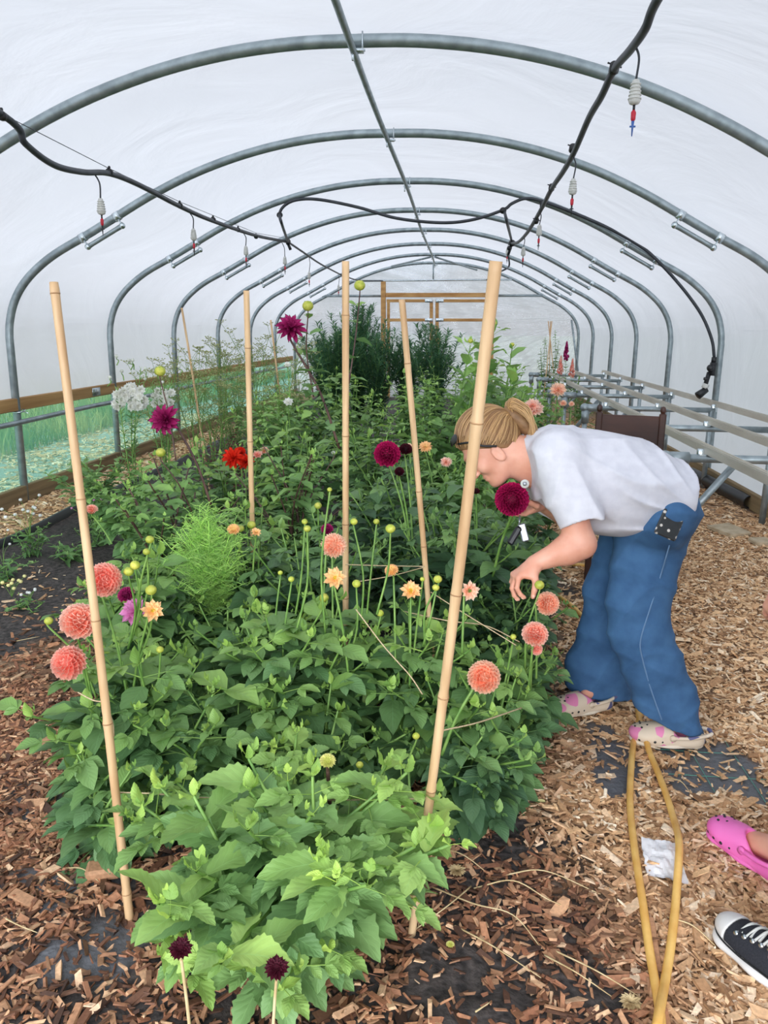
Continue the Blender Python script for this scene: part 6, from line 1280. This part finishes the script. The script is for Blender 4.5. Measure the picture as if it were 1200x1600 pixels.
def clog(parent, heel, toe, m, ms, L_=.255, sc=1.0, name='clog', strap=True):
    heel = np.asarray(heel, float); x = norm((np.asarray(toe)-heel)*[1, 1, 0]); z = np.array([0, 0, 1.0]); y = np.cross(z, x); zb = gz(heel[0], heel[1])+.012
    p = lambda a, b, c: np.array([heel[0], heel[1], zb])+x*a*sc+y*b*sc+z*c*sc; R3 = np.stack([x, y, z], 1)
    sole = [cap_(p(.04, 0, .012), p(.12, .004, .012), .038*sc, .040*sc, .03, (z, 3.2)), cap_(p(.12, .004, .012), p(.205, .006, .014), .042*sc, .050*sc, .03, (z, 3.4))]
    so = sdf_mesh(sole, .0035).build('sole', ms, parent)
    up_ = [ell_(p(.195, .006, .036), np.array((.062, .052, .034))*sc, R3, .02), ell_(p(.145, .004, .042), np.array((.06, .045, .040))*sc, R3, .02), ell_(p(.05, 0, .030), np.array((.052, .040, .030))*sc, R3, .02), cap_(p(.05, 0, .02), p(.17, .004, .02), .040*sc, .045*sc, .02, (z, 1.8)),
           ell_(p(.075, 0, .072), np.array((.066, .033, .050))*sc, R3, .008, -1)]
    u_ = sdf_mesh(up_, .0035, [((0, 0, zb+.012), (0, 0, -1))]).build('upper', m, parent)
    mb = MB()
    for (a, b) in [(.235, -.015), (.238, .012), (.218, -.026), (.220, 0), (.218, .026), (.198, -.013), (.198, .014), (.180, -.024), (.18, 0), (.18, .024)]:
        zt = .036+.034*math.sqrt(max(0, 1-((a-.195)/.062)**2-((b-.006)/.052)**2)) if a > .19 else .036+.036*math.sqrt(max(0, 1-((a-.165)/.07)**2-((b-.005)/.052)**2)); V, F = sphere((0, 0, 0), (.0042*sc, .0042*sc, .003*sc), 8, 5); MB().add(V+p(a, b, zt+.001), F).build('vent_hole', M['black'], u_)
    for s_ in (-1, 1):
        for a in (.225, .20, .175, .15): V, F = sphere((0, 0, 0), (.0055*sc, .004*sc, .005*sc), 8, 5); bb_ = .052*math.sqrt(max(.2, 1-((a-.185)/.075)**2)); MB().add(V@R3.T+p(a, .005+s_*bb_*.98, .030), F).build('vent_hole', M['black'], u_)
    if strap:
        Q = [p(.115, -.046, .045), p(.05, -.047, .052), p(-.012, -.02, .058), p(-.016, .0, .06), p(-.012, .02, .058), p(.05, .047, .052), p(.115, .046, .045)]
        MB().add(*tube(spline(Q, 6), .0065*sc, 8)).build('heel_strap', m, parent); mb = MB(); 
        for s_ in (-1, 1): mb.add(*tube([p(.115, .044*s_, .045), p(.115, .052*s_, .045)], .011*sc, 12))
        mb.build('strap_rivet', m, parent)
sh1 = empty('clog_shoe', gp(1040, 1165), 'cream patterned clog on the nearer foot of the bending woman', 'shoe', 'patterned clogs'); clog(sh1, hN, tN, M['foam'], M['sole'])
sh2 = empty('clog_shoe', gp(900, 1112), 'cream patterned clog on the farther foot of the bending woman, toe in the leaves', 'shoe', 'patterned clogs'); clog(sh2, hF, tF, M['foam'], M['sole'])
# person at the right edge, pink clogs
def standing(lab, foot, side, yaw, m_top, m_leg, bare, Hh=1.66, arm=None, shoe=None):
    f0 = np.asarray(foot, float); x = np.array([math.cos(yaw), math.sin(yaw), 0]); y = np.array([-math.sin(yaw), math.cos(yaw), 0]); z = np.array([0, 0, 1.0]); s = Hh/1.7; o_ = f0*[1, 1, 0]-y*.09*side*s   # x forward, y to the person's left
    p = lambda a, b, c: o_+x*a*s+y*b*s+z*c*s; R3 = np.stack([x, y, z], 1); b_ = []
    b_ += [ell_(p(.01, 0, 1.60), np.array((.095, .074, .115))*s, R3, .02), ell_(p(.05, 0, 1.53), np.array((.05, .05, .07))*s, R3, .03), cap_(p(.100, 0, 1.585), p(.116, 0, 1.55), .008, .012, .01), cap_(p(0, 0, 1.52), p(-.02, 0, 1.40), .05*s, .055*s, .03),
           ell_(p(0, .076, 1.57), np.array((.018, .007, .028))*s, R3, .006), ell_(p(0, -.076, 1.57), np.array((.018, .007, .028))*s, R3, .006)]
    b_ += [cap_(p(-.01, 0, 1.32), p(0, 0, 1.1), .135*s, .115*s, .06, (x, 1.35)), cap_(p(0, 0, 1.1), p(0, 0, .92), .115*s, .14*s, .06, (x, 1.25)), cap_(p(-.01, -.16, 1.36), p(-.01, .16, 1.36), .05*s, .05*s, .04)]
    for q in (-1, 1):
        b_ += [cap_(p(0, .085*q, .90), p(.02, .09*q, .48), .085*s, .055*s, .04), cap_(p(.02, .09*q, .48), p(-.01, .09*q, .11), .055*s, .036*s, .03), cap_(p(-.01, .09*q, .09), p(.12, .095*q, .045), .038*s, .030*s, .02), cap_(p(-.01, .09*q, .09), p(-.03, .09*q, .05), .034*s, .034*s, .02)]
        el = p(-.03, .22*q, 1.07); wr = p(.03, .20*q, .85)
        if arm and q == arm[0]: el, wr = arm[1], arm[2]
        b_ += [cap_(p(-.01, .19*q, 1.35), el, .048*s, .040*s, .03), cap_(el, wr, .040*s, .027*s, .02)]; hand(b_, wr, norm(wr-el)*.8-z*.2, norm(-y*q+x*.1), (.35, .4, .3), q, s)
    e = empty('person', o_, lab, 'person'); sdf_mesh(b_, .007).build('body', M['skin'], e)
    t = [cap_(p(-.01, 0, 1.31), p(0, 0, 1.1), .150*s, .135*s, .06, (x, 1.3)), cap_(p(0, 0, 1.1), p(0, 0, .90), .135*s, .158*s, .06, (x, 1.2)), cap_(p(-.01, -.15, 1.36), p(-.01, .15, 1.36), .062*s, .062*s, .04)]
    for q in (-1, 1):
        el = p(-.03, .24*q, 1.07)
        if arm and q == arm[0]: el = arm[1]
        sh_ = p(-.01, .19*q, 1.35); t.append(cap_(sh_, sh_*.25+el*.75 if arm else sh_*.45+el*.55, .062*s, .056*s, .03))
    sdf_mesh(t, .008, [(p(0, 0, .88), (0, 0, -1)), (p(0, 0, 1.44), (0, 0, 1))], lambda X, Y_, Z: .003*np.sin(X*40+Z*30)).build('t_shirt', m_top, e)
    l = [cap_(p(0, -.05, .92), p(0, .05, .92), .14*s, .14*s, .05)]
    for q in (-1, 1): l.append(cap_(p(0, .085*q, .88), p(.015, .09*q, .48), .10*s, .075*s, .04)); (None if bare else l.append(cap_(p(.015, .09*q, .48), p(-.01, .09*q, .10), .075*s, .058*s, .03)))
    sdf_mesh(l, .008, [(p(0, 0, .98), (0, 0, 1)), (p(0, 0, .55 if bare else .085), (0, 0, -1))], lambda X, Y_, Z: .003*np.sin(Z*50+X*30)).build('shorts' if bare else 'trousers', m_leg, e)
    hr = [ell_(p(-.01, 0, 1.625), np.array((.104, .084, .108))*s, R3, .02), cap_(p(-.07, 0, 1.6), p(-.09, 0, 1.40), .06*s, .045*s, .03)]
    sdf_mesh(hr, .006, [(p(.045, 0, 1.6), norm(x*.9-z*.45))]).build('hair', M['hair_base'], e)
    return e, p
toe2, heel2 = gp(1118, 1305), gp(1232, 1392); d2 = norm((toe2-heel2)*[1, 1, 0]); yaw2 = math.atan2(d2[1], d2[0])
ank2 = heel2+d2*.045
e2, p2 = standing('person at the right edge in a pale blue top and pink clogs', ank2+[.02, 0, 0], 1, yaw2, M['blue_tee'], M['denim'], True, 1.64)
s2 = empty('clog_shoe', heel2, 'bright pink clog with round vent holes at the right edge', 'shoe', None); clog(s2, heel2, toe2, M['pink_foam'], M['pink_foam'], sc=1.0)
# person in black trousers and canvas shoe
toe3, heel3 = gp(1122, 1452), gp(1262, 1580); d3 = norm((toe3-heel3)*[1, 1, 0]); heel3 = toe3-d3*.285; yaw3 = math.atan2(d3[1], d3[0])
e3, p3 = standing('person in black trousers wearing a black canvas shoe, almost wholly beyond the right edge', heel3+d3*.05, 1, yaw3, M['black_cloth'], M['black_cloth'], False, 1.70)
s3 = empty('canvas_shoe', heel3, 'black canvas shoe with white toe cap, thick white sole and white laces', 'shoe')
zb = gz(toe3[0], toe3[1])+.010; y3 = np.cross([0, 0, 1.0], d3); q3 = lambda a, b, c: np.array([heel3[0], heel3[1], zb])+d3*a+y3*b+np.array([0, 0, c]); R3_ = np.stack([d3, y3, [0, 0, 1.0]], 1)
M['canvas'] = mat('black_canvas', srgb(26, 28, 34), srgb(40, 42, 50), scale=300, rough=.9, bump=.2, bscale=900); M['rubber'] = mat('white_rubber', srgb(206, 204, 200), srgb(226, 224, 222), scale=9, rough=.6); M['line'] = mat('black_stripe', srgb(24, 24, 26), rough=.6)
sdf_mesh([cap_(q3(.045, 0, .017), q3(.15, .004, .017), .037, .038, .03, ((0, 0, 1), 1.9)), cap_(q3(.15, .004, .017), q3(.232, .006, .017), .040, .048, .03, ((0, 0, 1), 2.2))], .003, [(q3(0, 0, .040), (0, 0, 1)), (q3(0, 0, 0), (0, 0, -1))]).build('sole', M['rubber'], s3)
upv = [ell_(q3(.215, .006, .045), (.062, .044, .032), R3_, .02), ell_(q3(.15, .004, .055), (.06, .038, .042), R3_, .03), cap_(q3(.05, 0, .05), q3(.06, 0, .13), .036, .034, .03), cap_(q3(.05, 0, .04), q3(.18, .004, .036), .036, .040, .02)]
sdf_mesh(upv, .003, [(q3(0, 0, .034), (0, 0, -1)), (q3(.228, 0, 0), (1, 0, 0) if False else d3)]).build('upper', M['canvas'], s3)
sdf_mesh([ell_(q3(.217, .006, .045), (.064, .046, .034), R3_, .02)], .003, [(q3(0, 0, .034), (0, 0, -1)), (q3(.229, 0, 0), -d3)]).build('toe_cap', M['rubber'], s3)
mb = MB(); th = np.linspace(-PI*.95, PI*.95, 50); mb.add(*tube(spline([q3(.02, -.041, .038), q3(.10, -.040, .038), q3(.18, -.047, .038), q3(.24, -.040, .038), q3(.277, -.012, .038), q3(.282, .006, .038), q3(.277, .022, .038), q3(.24, .050, .038), q3(.18, .055, .038), q3(.10, .044, .038), q3(.02, .041, .038)], 8), .0022, 5)); mb.build('stripe', M['line'], s3)
top_z = lambda a: .045+.034*(1 if a > .2 else 1)+max(0, (.205-a))*.35
for k in range(5):
    a = .205-k*.022; za = top_z(a)+.004; za2 = top_z(a-.02)+.004
    MB().add(*tube(spline([q3(a, -.026, za-.012), q3(a-.006, 0, za+.003), q3(a-.012, .032, za2-.014)], 5), .0032, 6)).build('lace', M['white_pl'], s3)
    MB().add(*tube(spline([q3(a-.002, .034, za-.012), q3(a-.008, .004, za+.006), q3(a-.014, -.024, za2-.012)], 5), .0032, 6)).build('lace', M['white_pl'], s3)
    for b in (-.027, .035): V, F = tube([q3(a, b, za-.015), q3(a, b+(.004 if b > 0 else -.004), za-.012)], .0055, 10); MB().add(V, F).build('eyelet', M['steel_bright'], s3)
